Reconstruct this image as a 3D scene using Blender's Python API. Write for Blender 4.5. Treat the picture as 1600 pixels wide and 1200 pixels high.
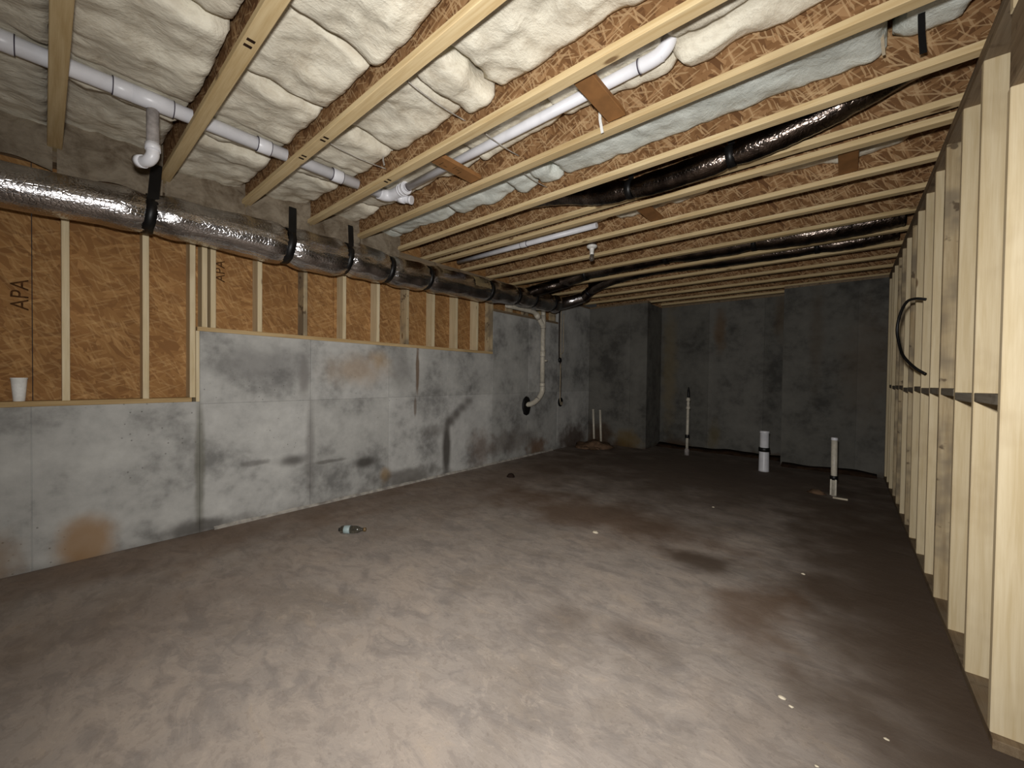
import bpy, math, random
from mathutils import Vector, Matrix, noise

for o in list(bpy.data.objects):
    bpy.data.objects.remove(o, do_unlink=True)
scene = bpy.context.scene
COL = scene.collection
random.seed(7)

# ------------------------------------------------------------------ camera
CAM_Z = 1.354
cd = bpy.data.cameras.new('camera')
cam = bpy.data.objects.new('camera', cd)
COL.objects.link(cam)
cd.sensor_fit = 'HORIZONTAL'
cd.sensor_width = 36.0
cd.lens = 617.2 / 1600 * 36.0
cd.clip_start = 0.02
fw = Vector((-0.64462528, 0.76433293, -0.01591893)).normalized()
rt = Vector((0.76423892, 0.6448093, 0.01264279)).normalized()
up = rt.cross(fw).normalized()
cam.matrix_world = Matrix(((rt.x, up.x, -fw.x, 0), (rt.y, up.y, -fw.y, 0), (rt.z, up.z, -fw.z, CAM_Z), (0, 0, 0, 1)))
scene.camera = cam

# ------------------------------------------------------------------ world, lights, exposure
w = bpy.data.worlds.new('basement_dark')
scene.world = w
w.use_nodes = True
w.node_tree.nodes['Background'].inputs[0].default_value = (0.75, 0.72, 0.68, 1)
w.node_tree.nodes['Background'].inputs[1].default_value = 0.02

# the photographer's lamp, held just above the lens: wide soft-edged cone
fl = bpy.data.lights.new('camera_flash', 'SPOT')
fl.energy = 405
fl.color = (1.0, 0.98, 0.955)
fl.spot_size = math.radians(158)
fl.spot_blend = 1.0
fl.shadow_soft_size = 0.05
flo = bpy.data.objects.new('camera_flash', fl)
COL.objects.link(flo)
flo.location = (-0.05, -0.02, CAM_Z + 0.23)
flo.rotation_euler = Vector((-0.58, 0.80, -0.08)).to_track_quat('-Z', 'Y').to_euler()

vs = scene.view_settings
vs.view_transform = 'Standard'
vs.look = 'None'
vs.exposure = 0.0
vs.gamma = 1.0
vs.use_curve_mapping = False


# ------------------------------------------------------------------ helpers: materials
def lin(c):
    return tuple(((v / 255) / 12.92 if v / 255 <= 0.04045 else ((v / 255 + 0.055) / 1.055) ** 2.4) for v in c) + (1.0,)


class NT:
    def __init__(self, name, rough=0.7, metallic=0.0, spec=0.3):
        self.m = bpy.data.materials.new(name)
        self.m.use_nodes = True
        self.t = self.m.node_tree
        self.b = self.t.nodes['Principled BSDF']
        self.b.inputs['Roughness'].default_value = rough
        self.b.inputs['Metallic'].default_value = metallic
        self.b.inputs['Specular IOR Level'].default_value = spec

    def n(self, typ, **kw):
        nd = self.t.nodes.new(typ)
        for k, v in kw.items():
            setattr(nd, k, v)
        return nd

    def set(self, sock, v):
        if isinstance(v, bpy.types.NodeSocket):
            self.t.links.new(v, sock)
        else:
            sock.default_value = v

    def math(self, op, a, b=0.0, c=0.0, clamp=False):
        nd = self.n('ShaderNodeMath', operation=op, use_clamp=clamp)
        for i, v in enumerate((a, b, c)):
            self.set(nd.inputs[i], v)
        return nd.outputs[0]

    def vmath(self, op, a, b=(0, 0, 0)):
        nd = self.n('ShaderNodeVectorMath', operation=op)
        self.set(nd.inputs[0], a)
        self.set(nd.inputs[1], b)
        return nd.outputs['Value'] if op in ('LENGTH', 'DISTANCE', 'DOT_PRODUCT') else nd.outputs[0]

    def obj(self):
        return self.n('ShaderNodeTexCoord').outputs['Object']

    def pos(self):
        return self.n('ShaderNodeNewGeometry').outputs['Position']

    def rnd(self):
        return self.n('ShaderNodeObjectInfo').outputs['Random']

    def mapping(self, v, loc=(0, 0, 0), rot=(0, 0, 0), sc=(1, 1, 1)):
        nd = self.n('ShaderNodeMapping')
        self.set(nd.inputs['Vector'], v)
        self.set(nd.inputs['Location'], loc)
        nd.inputs['Rotation'].default_value = rot
        nd.inputs['Scale'].default_value = sc
        return nd.outputs[0]

    def noise(self, v, scale, detail=4, rough=0.55, dist=0.0):
        nd = self.n('ShaderNodeTexNoise')
        self.set(nd.inputs['Vector'], v)
        nd.inputs['Scale'].default_value = scale
        nd.inputs['Detail'].default_value = detail
        nd.inputs['Roughness'].default_value = rough
        nd.inputs['Distortion'].default_value = dist
        return nd.outputs['Fac']

    def voro(self, v, scale, feature='F1'):
        nd = self.n('ShaderNodeTexVoronoi', feature=feature)
        self.set(nd.inputs['Vector'], v)
        nd.inputs['Scale'].default_value = scale
        return nd

    def ramp(self, f, stops, interp='LINEAR'):
        nd = self.n('ShaderNodeValToRGB')
        nd.color_ramp.interpolation = interp
        e = nd.color_ramp.elements
        while len(e) < len(stops):
            e.new(0.5)
        for i, (p, c) in enumerate(stops):
            e[i].position = p
            e[i].color = c if len(c) == 4 else tuple(c) + (1,)
        self.set(nd.inputs[0], f)
        return nd.outputs[0]

    def mix(self, f, a, b, typ='MIX'):
        nd = self.n('ShaderNodeMix', data_type='RGBA', blend_type=typ)
        self.set(nd.inputs[0], f)
        self.set(nd.inputs[6], a)
        self.set(nd.inputs[7], b)
        return nd.outputs[2]

    def smooth(self, v, lo, hi, t0=0.0, t1=1.0):
        nd = self.n('ShaderNodeMapRange', interpolation_type='SMOOTHSTEP')
        self.set(nd.inputs[0], v)
        for i, x in enumerate((lo, hi, t0, t1)):
            nd.inputs[1 + i].default_value = x
        return nd.outputs[0]

    def bump(self, h, strength=0.3, dist=0.01):
        nd = self.n('ShaderNodeBump')
        nd.inputs['Strength'].default_value = strength
        nd.inputs['Distance'].default_value = dist
        self.set(nd.inputs['Height'], h)
        self.t.links.new(nd.outputs[0], self.b.inputs['Normal'])

    def color(self, c):
        self.set(self.b.inputs['Base Color'], c)
        return self.m

    def stain(self, base, P, c, r, col, amount=1.0, soft=0.5, wob=0.35, nscale=6.0):
        d = self.vmath('LENGTH', self.vmath('DIVIDE', self.vmath('SUBTRACT', P, c), r))
        nz = self.math('MULTIPLY', self.math('SUBTRACT', self.noise(P, nscale, 3), 0.5), wob * 3)
        f = self.smooth(self.math('ADD', d, nz), 1.0 - soft, 1.0 + soft * 0.4, amount, 0.0)
        return self.mix(f, base, col)


def m_lumber(name, axis, c0=(206, 180, 136), c1=(176, 146, 100), weather=0.0):
    t = NT(name, 0.72, spec=0.2)
    off = t.n('ShaderNodeCombineXYZ')
    r = t.math('MULTIPLY', t.rnd(), 37.0)
    for i in range(3):
        t.set(off.inputs[i], r)
    v = t.vmath('ADD', t.obj(), off.outputs[0])
    sc = [9.0, 9.0, 9.0]
    sc[axis] = 0.55
    g = t.noise(t.mapping(v, sc=tuple(sc)), 4.0, 5, 0.6, 0.4)
    fine = t.noise(t.mapping(v, sc=tuple(s * (4 if i != axis else 1.5) for i, s in enumerate(sc))), 6.0, 3)
    f = t.math('ADD', t.math('MULTIPLY', g, 0.75), t.math('MULTIPLY', fine, 0.25))
    col = t.ramp(f, [(0.33, lin(c1)), (0.62, lin(c0))])
    tint = t.ramp(t.rnd(), [(0.0, (0.84, 0.82, 0.78, 1)), (1.0, (1.0, 1.0, 1.0, 1))])
    col = t.mix(1.0, col, tint, 'MULTIPLY')
    # knots
    kn = t.voro(t.mapping(v, sc=tuple(4.2 if i != axis else 1.6 for i in range(3))), 1.0)
    col = t.mix(t.smooth(kn.outputs['Distance'], 0.045, 0.085, 0.8, 0.0), col, lin((104, 72, 42)))
    blot = t.noise(v, 3.5, 3)
    if weather:
        col = t.mix(t.smooth(blot, 0.42, 0.62, 0.0, weather), col, lin((128, 116, 98)))
        col = t.mix(t.smooth(t.noise(v, 11.0, 3), 0.6, 0.68, 0.0, weather), col, lin((84, 68, 52)))
    else:
        col = t.mix(t.smooth(blot, 0.55, 0.75, 0.0, 0.25), col, lin((160, 135, 100)))
    t.bump(fine, 0.15, 0.002)
    return t.color(col)


def m_osb(name, plane, tone=(1, 1, 1), scale=1.0, contrast=1.0, sliver=0.5):
    t = NT(name, 0.8, spec=0.12)
    sep = t.n('ShaderNodeSeparateXYZ')
    t.set(sep.inputs[0], t.pos())
    x, y, z = sep.outputs
    u, v = {'xz': (x, z), 'yz': (y, z), 'xy': (x, y)}[plane]
    cmb = t.n('ShaderNodeCombineXYZ')
    t.set(cmb.inputs[0], u)
    t.set(cmb.inputs[1], v)
    uv = cmb.outputs[0]
    mid = (138, 101, 66)
    tones = [(104, 72, 46), (128, 92, 60), (148, 110, 74), (176, 138, 98)]
    tones = [tuple(int(m + (c - m) * contrast) for c, m in zip(q, mid)) for q in tones]
    cols = hts = None
    for k, (ang, sx, sy) in enumerate(((0.55, 9, 40), (-0.75, 8, 34), (1.35, 9, 38), (-0.25, 10, 44), (0.95, 8, 36))):
        vo = t.voro(t.mapping(t.mapping(uv, rot=(0, 0, ang)), loc=(k * 3.1, k * 1.7, 0), sc=(sx * scale, sy * scale, 1)), 1.0)
        bw = t.n('ShaderNodeSeparateColor')
        t.set(bw.inputs[0], vo.outputs['Color'])
        c = t.ramp(bw.outputs[0], [(0.0, lin(tones[0])), (0.35, lin(tones[1])), (0.75, lin(tones[2])), (1.0, lin(tones[3]))])
        if cols is None:
            cols, hts = c, bw.outputs[1]
        else:
            f = t.math('GREATER_THAN', bw.outputs[2], 0.62)
            cols = t.mix(f, cols, c)
            hn = t.n('ShaderNodeMix', data_type='FLOAT')
            t.set(hn.inputs[0], f)
            t.set(hn.inputs[2], hts)
            t.set(hn.inputs[3], bw.outputs[1])
            hts = hn.outputs[0]
    # occasional pale loose strands
    for k, (ang, sx, sy) in enumerate(((0.9, 11, 120), (0.35, 10, 105), (1.25, 12, 130), (-0.4, 11, 110))):
        vo = t.voro(t.mapping(t.mapping(uv, rot=(0, 0, ang)), loc=(k * 5.3 + 1, k * 2.7, 0), sc=(sx * scale, sy * scale, 1)), 1.0)
        bw = t.n('ShaderNodeSeparateColor')
        t.set(bw.inputs[0], vo.outputs['Color'])
        f = t.math('MULTIPLY', t.math('GREATER_THAN', bw.outputs[2], 0.91), sliver)
        cols = t.mix(f, cols, lin((198, 164, 122)))
    big = t.noise(uv, 1.6, 4)
    cols = t.mix(1.0, cols, t.ramp(big, [(0.3, (0.76, 0.73, 0.70, 1)), (0.7, (1, 1, 1, 1))]), 'MULTIPLY')
    cols = t.mix(1.0, cols, tuple(tone) + (1,), 'MULTIPLY')
    t.bump(hts, 0.35, 0.003)
    return t.color(cols)


def m_concrete(name, base=(150, 148, 142), stains=(), low_dirt=None):
    t = NT(name, 0.85, spec=0.2)
    P = t.pos()
    n1 = t.noise(P, 1.7, 5, 0.6)
    n2 = t.noise(P, 9.0, 5, 0.65)
    d = tuple(int(v * 0.72) for v in base)
    l = tuple(min(255, int(v * 1.13)) for v in base)
    col = t.ramp(t.math('ADD', t.math('MULTIPLY', n1, 0.7), t.math('MULTIPLY', n2, 0.3)), [(0.36, lin(d)), (0.5, lin(base)), (0.66, lin(l))])
    col = t.mix(1.0, col, t.ramp(t.rnd(), [(0.0, (0.78, 0.78, 0.77, 1)), (1.0, (1, 1, 1, 1))]), 'MULTIPLY')
    pit = t.voro(P, 21.0)
    pm = t.math('MULTIPLY', t.smooth(pit.outputs['Distance'], 0.05, 0.16, 1.0, 0.0), t.smooth(t.noise(P, 2.3, 2), 0.5, 0.62))
    col = t.mix(t.math('MULTIPLY', pm, 0.6), col, lin((70, 66, 60)))
    if low_dirt:
        sep = t.n('ShaderNodeSeparateXYZ')
        t.set(sep.inputs[0], P)
        hz = t.math('SUBTRACT', sep.outputs[2], t.math('MULTIPLY', t.smooth(t.noise(P, 1.9, 4), 0.42, 0.72), low_dirt[1]))
        col = t.mix(t.smooth(hz, -0.12, 0.07, 0.85, 0.0), col, lin(low_dirt[0]))
    for (c, r, cc, am, so, wo) in stains:
        col = t.stain(col, P, c, r, lin(cc), am, so, wo)
    t.bump(t.math('ADD', n2, t.math('MULTIPLY', pm, -0.6)), 0.25, 0.006)
    return t.color(col)


def m_plain(name, c, rough=0.5, metallic=0.0, spec=0.4, var=0.12, scale=14.0, bump=0.0):
    t = NT(name, rough, metallic, spec)
    nz = t.noise(t.obj(), scale, 4)
    dk = tuple(max(0, int(v * (1 - var))) for v in c)
    t.color(t.ramp(nz, [(0.35, lin(dk)), (0.6, lin(c))]))
    if bump:
        t.bump(nz, bump, 0.004)
    return t.m


def m_foil(name, c, rough, dark=0.0):
    t = NT(name, rough, 1.0)
    O = t.obj()
    wr = t.noise(t.mapping(O, sc=(1, 0.3, 1) if name == 'silver_foil' else (0.5, 1, 1)), 30.0, 4, 0.6, 0.8)
    cr = t.voro(O, 42.0, 'DISTANCE_TO_EDGE').outputs['Distance']
    big = t.noise(O, 5.0, 3)
    h = t.math('ADD', t.math('MULTIPLY', wr, 0.8), t.math('MULTIPLY', t.smooth(cr, 0.0, 0.18), 0.25))
    t.bump(h, 0.3, 0.010)
    t.color(t.mix(t.smooth(big, 0.35, 0.65), lin(tuple(int(v * (1 - dark)) for v in c)), lin(c)))
    return t.m


def m_insulation(name, c0=(232, 226, 208), c1=(196, 186, 166)):
    t = NT(name, 0.95, spec=0.05)
    P = t.pos()
    n1 = t.noise(P, 5.0, 5, 0.65, 0.6)
    n2 = t.noise(t.mapping(P, sc=(1, 0.5, 1)), 36.0, 4, 0.7)
    col = t.ramp(t.math('ADD', t.math('MULTIPLY', n1, 0.75), t.math('MULTIPLY', n2, 0.25)), [(0.34, lin(c1)), (0.58, lin(c0))])
    t.bump(t.math('ADD', n1, t.math('MULTIPLY', n2, 0.45)), 0.65, 0.022)
    t.b.inputs['Subsurface Weight'].default_value = 0.0
    return t.color(col)


def m_floor():
    t = NT('basement_slab', 0.8, spec=0.25)
    P = t.pos()
    n1 = t.noise(P, 1.1, 6, 0.62, 0.5)
    n2 = t.noise(t.mapping(P, rot=(0, 0, 0.6), sc=(1, 2.0, 1)), 4.0, 6, 0.65, 0.8)
    n3 = t.noise(P, 45.0, 3, 0.6)
    col = t.ramp(n1, [(0.34, lin((142, 131, 120))), (0.5, lin((158, 148, 139))), (0.66, lin((168, 155, 143)))])
    col = t.mix(t.smooth(n2, 0.46, 0.66, 0.0, 0.55), col, lin((126, 119, 114)))
    col = t.mix(t.smooth(n2, 0.30, 0.42, 0.5, 0.0), col, lin((172, 157, 141)))
    n4 = t.noise(t.mapping(P, rot=(0, 0, -0.5), sc=(1, 1.6, 1)), 7.5, 7, 0.72, 0.5)
    col = t.mix(t.smooth(n4, 0.535, 0.565, 0.0, 0.22), col, lin((118, 108, 100)))
    col = t.mix(t.smooth(n4, 0.40, 0.43, 0.25, 0.0), col, lin((186, 172, 158)))
    # red-brown mud films tracked over the slab, darker strip along the stud wall
    mud = lin((104, 80, 60))
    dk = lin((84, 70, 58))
    for c, r, cc, am, so, wo in (
        ((-1.9, 3.55, 0), (1.35, 0.55, 9), mud, 0.75, 0.8, 0.55),
        ((-3.5, 4.4, 0), (0.8, 3.2, 9), mud, 0.45, 0.8, 0.5),
        ((-0.75, 3.15, 0), (0.28, 0.22, 9), dk, 0.85, 0.8, 0.6),
        ((-1.6, 6.4, 0), (3.2, 2.6, 9), dk, 0.8, 0.7, 0.4),
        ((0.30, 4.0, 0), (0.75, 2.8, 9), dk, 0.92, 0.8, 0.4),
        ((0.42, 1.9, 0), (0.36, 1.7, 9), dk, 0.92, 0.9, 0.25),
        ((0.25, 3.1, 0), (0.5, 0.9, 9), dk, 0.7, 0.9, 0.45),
        ((-0.35, 2.7, 0), (0.25, 0.45, 9), mud, 0.6, 0.8, 0.7),
        ((-4.0, 1.0, 0), (0.45, 2.2, 9), mud, 0.6, 0.9, 0.5),
        ((-3.0, 0.3, 0), (0.6, 0.8, 9), mud, 0.25, 0.9, 0.6),
        ((-1.2, 1.9, 0), (0.16, 0.2, 9), dk, 0.45, 0.9, 0.8),
        ((-0.85, 2.0, 0), (0.22, 0.12, 9), dk, 0.45, 0.9, 0.8),
    ):
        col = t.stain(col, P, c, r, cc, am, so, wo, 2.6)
    col = t.mix(t.smooth(n3, 0.58, 0.75, 0.0, 0.28), col, lin((100, 88, 76)))
    t.bump(t.math('ADD', t.math('ADD', n2, t.math('MULTIPLY', n4, 0.5)), t.math('MULTIPLY', n3, 0.18)), 0.35, 0.012)
    return t.color(col)


M = {}
M['lum_x'] = m_lumber('pale_lumber_along_x', 0, (230, 208, 164), (204, 176, 128))
M['lum_y'] = m_lumber('pale_lumber_along_y', 1)
M['lum_z'] = m_lumber('pale_lumber_upright', 2, (232, 216, 182), (212, 192, 152))
M['lum_z_old'] = m_lumber('weathered_lumber_upright', 2, (206, 188, 154), (170, 148, 112), 0.8)
M['lum_y_old'] = m_lumber('weathered_lumber_along_y', 1, (150, 132, 108), (116, 96, 74), 0.5)
M['block'] = m_lumber('grey_blocking', 1, (160, 154, 142), (132, 124, 112), 0.3)
M['osb_web'] = m_osb('osb_joist_web', 'xz', (1.0, 1.05, 1.1), 1.15, 0.85, 0.6)
M['osb_wall'] = m_osb('osb_wall_sheathing', 'yz', (1.5, 1.55, 1.4), 0.9, 0.45, 0.16)
M['osb_floor'] = m_osb('osb_subfloor', 'xy', (0.85, 0.85, 0.85))
M['ins'] = m_insulation('fiberglass_cream')
M['ins_w'] = m_insulation('fiberglass_white', (226, 230, 222), (200, 204, 196))
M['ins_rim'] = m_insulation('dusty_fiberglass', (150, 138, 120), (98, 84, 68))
M['pvc'] = m_plain('white_pvc', (236, 236, 240), 0.35, 0, 0.5, 0.05, 8)
M['pvc_old'] = m_plain('yellowed_pvc', (222, 214, 196), 0.4, 0, 0.5, 0.1, 20)
M['pvc_grey'] = m_plain('grey_pvc', (168, 160, 156), 0.6, 0, 0.3, 0.15, 30)  # greyer tone for the drop pipe and a foot sleeve
M['seam'] = m_plain('purple_primer_seam', (70, 62, 74), 0.6, 0, 0.3, 0.2)
M['black'] = m_plain('black_strapping', (18, 17, 17), 0.45, 0, 0.4, 0.3)
M['rubber'] = m_plain('black_rubber', (24, 22, 21), 0.6, 0, 0.3, 0.3)
M['foil'] = m_foil('silver_foil', (206, 202, 202), 0.2, 0.2)
M['foil_dk'] = m_foil('dusky_foil', (120, 108, 100), 0.22, 0.45)
M['patch'] = m_foil('bright_foil_patch', (236, 234, 214), 0.38)
M['foam'] = m_plain('white_foam', (246, 246, 242), 0.8, 0, 0.2, 0.04, 60)
M['tan'] = m_plain('tan_cable', (188, 172, 146), 0.6, 0, 0.3, 0.15)
M['brown'] = m_plain('brown_board', (152, 108, 66), 0.7, 0, 0.2, 0.12, 9)
M['darkbrown'] = m_plain('dark_brown_plain', (58, 44, 34), 0.6, 0, 0.3, 0.2)
M['ink'] = m_plain('black_ink', (52, 36, 24), 0.8, 0, 0.1, 0.2)
M['stamp'] = m_plain('faded_stamp_ink', (92, 62, 36), 0.85, 0, 0.1, 0.35, 40)
M['porcelain'] = m_plain('white_porcelain', (238, 236, 230), 0.25, 0, 0.5, 0.04)
M['dirt'] = m_plain('loose_dirt', (120, 96, 76), 0.95, 0, 0.1, 0.4, 9, 0.5)
M['chip'] = m_plain('pale_chip', (226, 214, 190), 0.8, 0, 0.2, 0.15)
M['clod'] = m_plain('dark_clod', (52, 40, 34), 0.95, 0, 0.1, 0.3, 20, 0.5)
M['cap'] = m_plain('clear_plastic_cap', (120, 96, 60), 0.3, 0, 0.5, 0.1)
M['blue'] = m_plain('pale_blue_label', (168, 186, 186), 0.5, 0, 0.4, 0.1)
M['chalk'] = m_plain('pale_joint_strip', (188, 182, 172), 0.9, 0, 0.1, 0.25, 12)
M['foot'] = m_plain('damp_soil', (62, 46, 34), 0.95, 0, 0.1, 0.4, 7, 0.6)
gl = NT('clear_bottle_plastic', 0.08, spec=0.5)
gl.b.inputs['Transmission Weight'].default_value = 0.85
gl.b.inputs['IOR'].default_value = 1.4
M['clear'] = gl.color(gl.mix(gl.noise(gl.obj(), 30), lin((150, 146, 134)), lin((110, 104, 92))))
bg = NT('unlit_bulb_glass', 0.12, spec=0.5)
bg.b.inputs['Transmission Weight'].default_value = 0.7
M['bulb'] = bg.color(bg.mix(bg.noise(bg.obj(), 20), lin((160, 152, 142)), lin((120, 112, 104))))

left_stains = [
    ((-4.18, 1.59, 0.508), (0.3, 0.17, 0.06), (84, 80, 76), 0.8, 0.9, 0.25),
    ((-4.18, 1.25, 0.53), (0.3, 0.13, 0.03), (96, 92, 88), 0.55, 0.6, 0.6),
    ((-4.18, 1.95, 0.44), (0.3, 0.22, 0.022), (90, 86, 80), 0.6, 0.6, 0.6),
    ((-4.18, 2.363, 0.368), (0.3, 0.175, 0.072), (74, 70, 66), 0.88, 0.7, 0.18),
    ((-4.18, 3.575, 0.36), (0.3, 0.085, 0.48), (72, 66, 60), 0.9, 0.6, 0.1),
    ((-4.18, 3.64, 0.75), (0.3, 0.11, 0.09), (76, 70, 64), 0.8, 0.8, 0.12),
    ((-4.18, 3.75, 0.835), (0.3, 0.10, 0.08), (80, 74, 68), 0.75, 0.8, 0.12),
    ((-4.18, 3.86, 0.92), (0.3, 0.10, 0.075), (84, 78, 72), 0.7, 0.8, 0.12),
    ((-4.18, 3.97, 1.0), (0.3, 0.11, 0.075), (92, 86, 80), 0.6, 0.9, 0.12),
    ((-4.18, 3.32, 0.62), (0.3, 0.22, 0.10), (96, 90, 84), 0.5, 0.8, 0.4),
    ((-4.18, 3.08, 1.42), (0.3, 0.028, 0.34), (112, 88, 66), 0.85, 0.5, 0.3),
    ((-4.18, 3.05, 0.98), (0.3, 0.022, 0.16), (112, 96, 82), 0.7, 0.5, 0.4),
    ((-4.18, 2.28, 1.42), (0.3, 0.42, 0.19), (176, 152, 126), 0.6, 0.9, 0.3),
    ((-4.18, 2.55, 1.54), (0.3, 0.14, 0.12), (184, 152, 108), 0.5, 1.0, 0.3),
    ((-4.18, 0.195, 0.12), (0.3, 0.17, 0.22), (160, 124, 82), 0.8, 0.6, 0.2),
    ((-4.18, -0.25, 0.12), (0.3, 0.16, 0.22), (140, 112, 82), 0.6, 0.6, 0.4),
    ((-4.18, 0.852, 0.55), (0.3, 0.04, 0.7), (112, 110, 98), 0.7, 0.6, 0.3),
    ((-4.18, 0.86, 0.05), (0.3, 0.34, 0.08), (62, 56, 50), 0.75, 0.7, 0.4),
    ((-4.18, 2.63, 0.16), (0.3, 0.09, 0.10), (160, 132, 92), 0.7, 0.6, 0.4),
    ((-4.18, 2.95, 0.10), (0.3, 0.55, 0.12), (88, 82, 74), 0.7, 0.6, 0.4),
    ((-4.18, 1.76, 0.6), (0.3, 0.05, 0.6), (116, 112, 108), 0.55, 0.7, 0.3),
    ((-4.18, 1.70, 1.35), (0.3, 0.06, 0.25), (112, 106, 102), 0.6, 0.7, 0.3),
    ((-4.18, 1.35, 1.45), (0.3, 0.45, 0.22), (122, 120, 118), 0.6, 0.8, 0.4),
    ((-4.18, 2.85, 1.45), (0.3, 0.17, 0.3), (116, 112, 108), 0.5, 0.8, 0.3),
    ((-4.18, 4.25, 0.3), (0.3, 0.3, 0.3), (118, 92, 74), 0.5, 0.8, 0.5),
    ((-4.18, 5.7, 0.12), (0.3, 0.35, 0.16), (116, 80, 44), 0.75, 0.6, 0.5),
    ((-4.18, 6.9, 0.15), (0.3, 0.6, 0.3), (70, 46, 26), 0.8, 0.6, 0.4),
    ((-4.18, 5.05, 0.3), (0.3, 0.9, 0.22), (104, 92, 82), 0.5, 0.7, 0.5),
]
M['conc_left'] = m_concrete('poured_concrete_wall', (188, 187, 183), left_stains, ((96, 86, 76), 0.10))
back_stains = [
    ((-3.9, 7.5, 0.2), (0.35, 0.3, 0.28), (70, 48, 26), 0.8, 0.7, 0.4),
    ((-3.3, 7.5, 0.15), (0.3, 0.3, 0.22), (110, 88, 44), 0.7, 0.7, 0.4),
    ((-1.83, 8.25, 2.3), (0.12, 0.3, 0.45), (104, 78, 48), 0.6, 0.7, 0.35),
    ((-0.85, 8.25, 2.5), (0.14, 0.3, 0.5), (96, 78, 54), 0.5, 0.8, 0.35),
    ((-2.75, 8.25, 1.6), (0.16, 0.3, 1.4), (128, 112, 78), 0.5, 0.8, 0.35),
    ((-0.35, 7.65, 2.1), (0.10, 0.3, 1.0), (92, 82, 70), 0.5, 0.8, 0.35),
    ((0.25, 7.65, 1.6), (0.35, 0.3, 0.9), (96, 82, 66), 0.5, 0.9, 0.4),
    ((-1.9, 8.25, 0.3), (0.12, 0.3, 0.3), (110, 96, 56), 0.5, 0.8, 0.4),
]
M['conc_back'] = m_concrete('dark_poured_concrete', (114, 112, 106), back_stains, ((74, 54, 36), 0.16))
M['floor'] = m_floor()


# ------------------------------------------------------------------ helpers: geometry
def tag(o, label=None, cat=None, group=None, kind=None):
    if label: o['label'] = label
    if cat: o['category'] = cat
    if group: o['group'] = group
    if kind: o['kind'] = kind
    return o


def link(o, parent=None, loc=(0, 0, 0)):
    """loc is in world space; parents here are never rotated"""
    COL.objects.link(o)
    if parent is not None:
        o.parent = parent
        pl = Vector((0, 0, 0))
        q = parent
        while q is not None:
            pl += q.location
            q = q.parent
        o.location = Vector(loc) - pl
    else:
        o.location = loc
    return o


def empty(name, loc=(0, 0, 0), parent=None):
    e = bpy.data.objects.new(name, None)
    e.empty_display_size = 0.1
    return link(e, parent, loc)


def mesh_obj(name, verts, faces, mat, parent=None, loc=(0, 0, 0), smooth=False):
    me = bpy.data.meshes.new(name)
    L = Vector(loc)
    me.from_pydata([tuple(Vector(v) - L) for v in verts], [], faces)
    me.validate()
    me.update()
    if smooth:
        me.polygons.foreach_set('use_smooth', [True] * len(me.polygons))
    me.materials.append(M[mat])
    return link(bpy.data.objects.new(name, me), parent, loc)


_box = {}


def box(name, x0, x1, y0, y1, z0, z1, mat, parent=None, bev=0.002):
    """bevelled box, origin at the middle of its underside; equal boxes share mesh data"""
    dx, dy, dz = x1 - x0, y1 - y0, z1 - z0
    key = (round(dx, 4), round(dy, 4), round(dz, 4), mat, bev)
    if key not in _box:
        b = min(bev, dx / 4, dy / 4, dz / 4)
        vs_, fs = [], []
        hx, hy = dx / 2, dy / 2
        # octagonal chamfer: 24 verts, one triple per corner
        idx = {}
        for sx in (-1, 1):
            for sy in (-1, 1):
                for sz in (0, 1):
                    X, Y, Z = sx * hx, sy * hy, sz * dz
                    ix, iy, iz = X - sx * b, Y - sy * b, Z + (b if sz == 0 else -b)
                    for a, p in (('x', (X, iy, iz)), ('y', (ix, Y, iz)), ('z', (ix, iy, Z))):
                        idx[(sx, sy, sz, a)] = len(vs_)
                        vs_.append(p)
        S, Z_ = (-1, 1), (0, 1)
        I = idx
        for s in S:
            fs.append([I[(s, -1, 0, 'x')], I[(s, 1, 0, 'x')], I[(s, 1, 1, 'x')], I[(s, -1, 1, 'x')]])
            fs.append([I[(-1, s, 0, 'y')], I[(1, s, 0, 'y')], I[(1, s, 1, 'y')], I[(-1, s, 1, 'y')]])
        for z in Z_:
            fs.append([I[(-1, -1, z, 'z')], I[(1, -1, z, 'z')], I[(1, 1, z, 'z')], I[(-1, 1, z, 'z')]])
        for a in S:
            for c in S:
                fs.append([I[(a, c, 0, 'x')], I[(a, c, 1, 'x')], I[(a, c, 1, 'y')], I[(a, c, 0, 'y')]])
            for z in Z_:
                fs.append([I[(a, -1, z, 'x')], I[(a, 1, z, 'x')], I[(a, 1, z, 'z')], I[(a, -1, z, 'z')]])
                fs.append([I[(-1, a, z, 'y')], I[(1, a, z, 'y')], I[(1, a, z, 'z')], I[(-1, a, z, 'z')]])
        for a in S:
            for c in S:
                for z in Z_:
                    fs.append([I[(a, c, z, k)] for k in 'xyz'])
        me = bpy.data.meshes.new(name)
        me.from_pydata(vs_, [], fs)
        import bmesh
        bm = bmesh.new()
        bm.from_mesh(me)
        bmesh.ops.recalc_face_normals(bm, faces=bm.faces)
        bm.to_mesh(me)
        bm.free()
        me.materials.append(M[mat])
        _box[key] = me
    return link(bpy.data.objects.new(name, _box[key]), parent, ((x0 + x1) / 2, (y0 + y1) / 2, z0))


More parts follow.
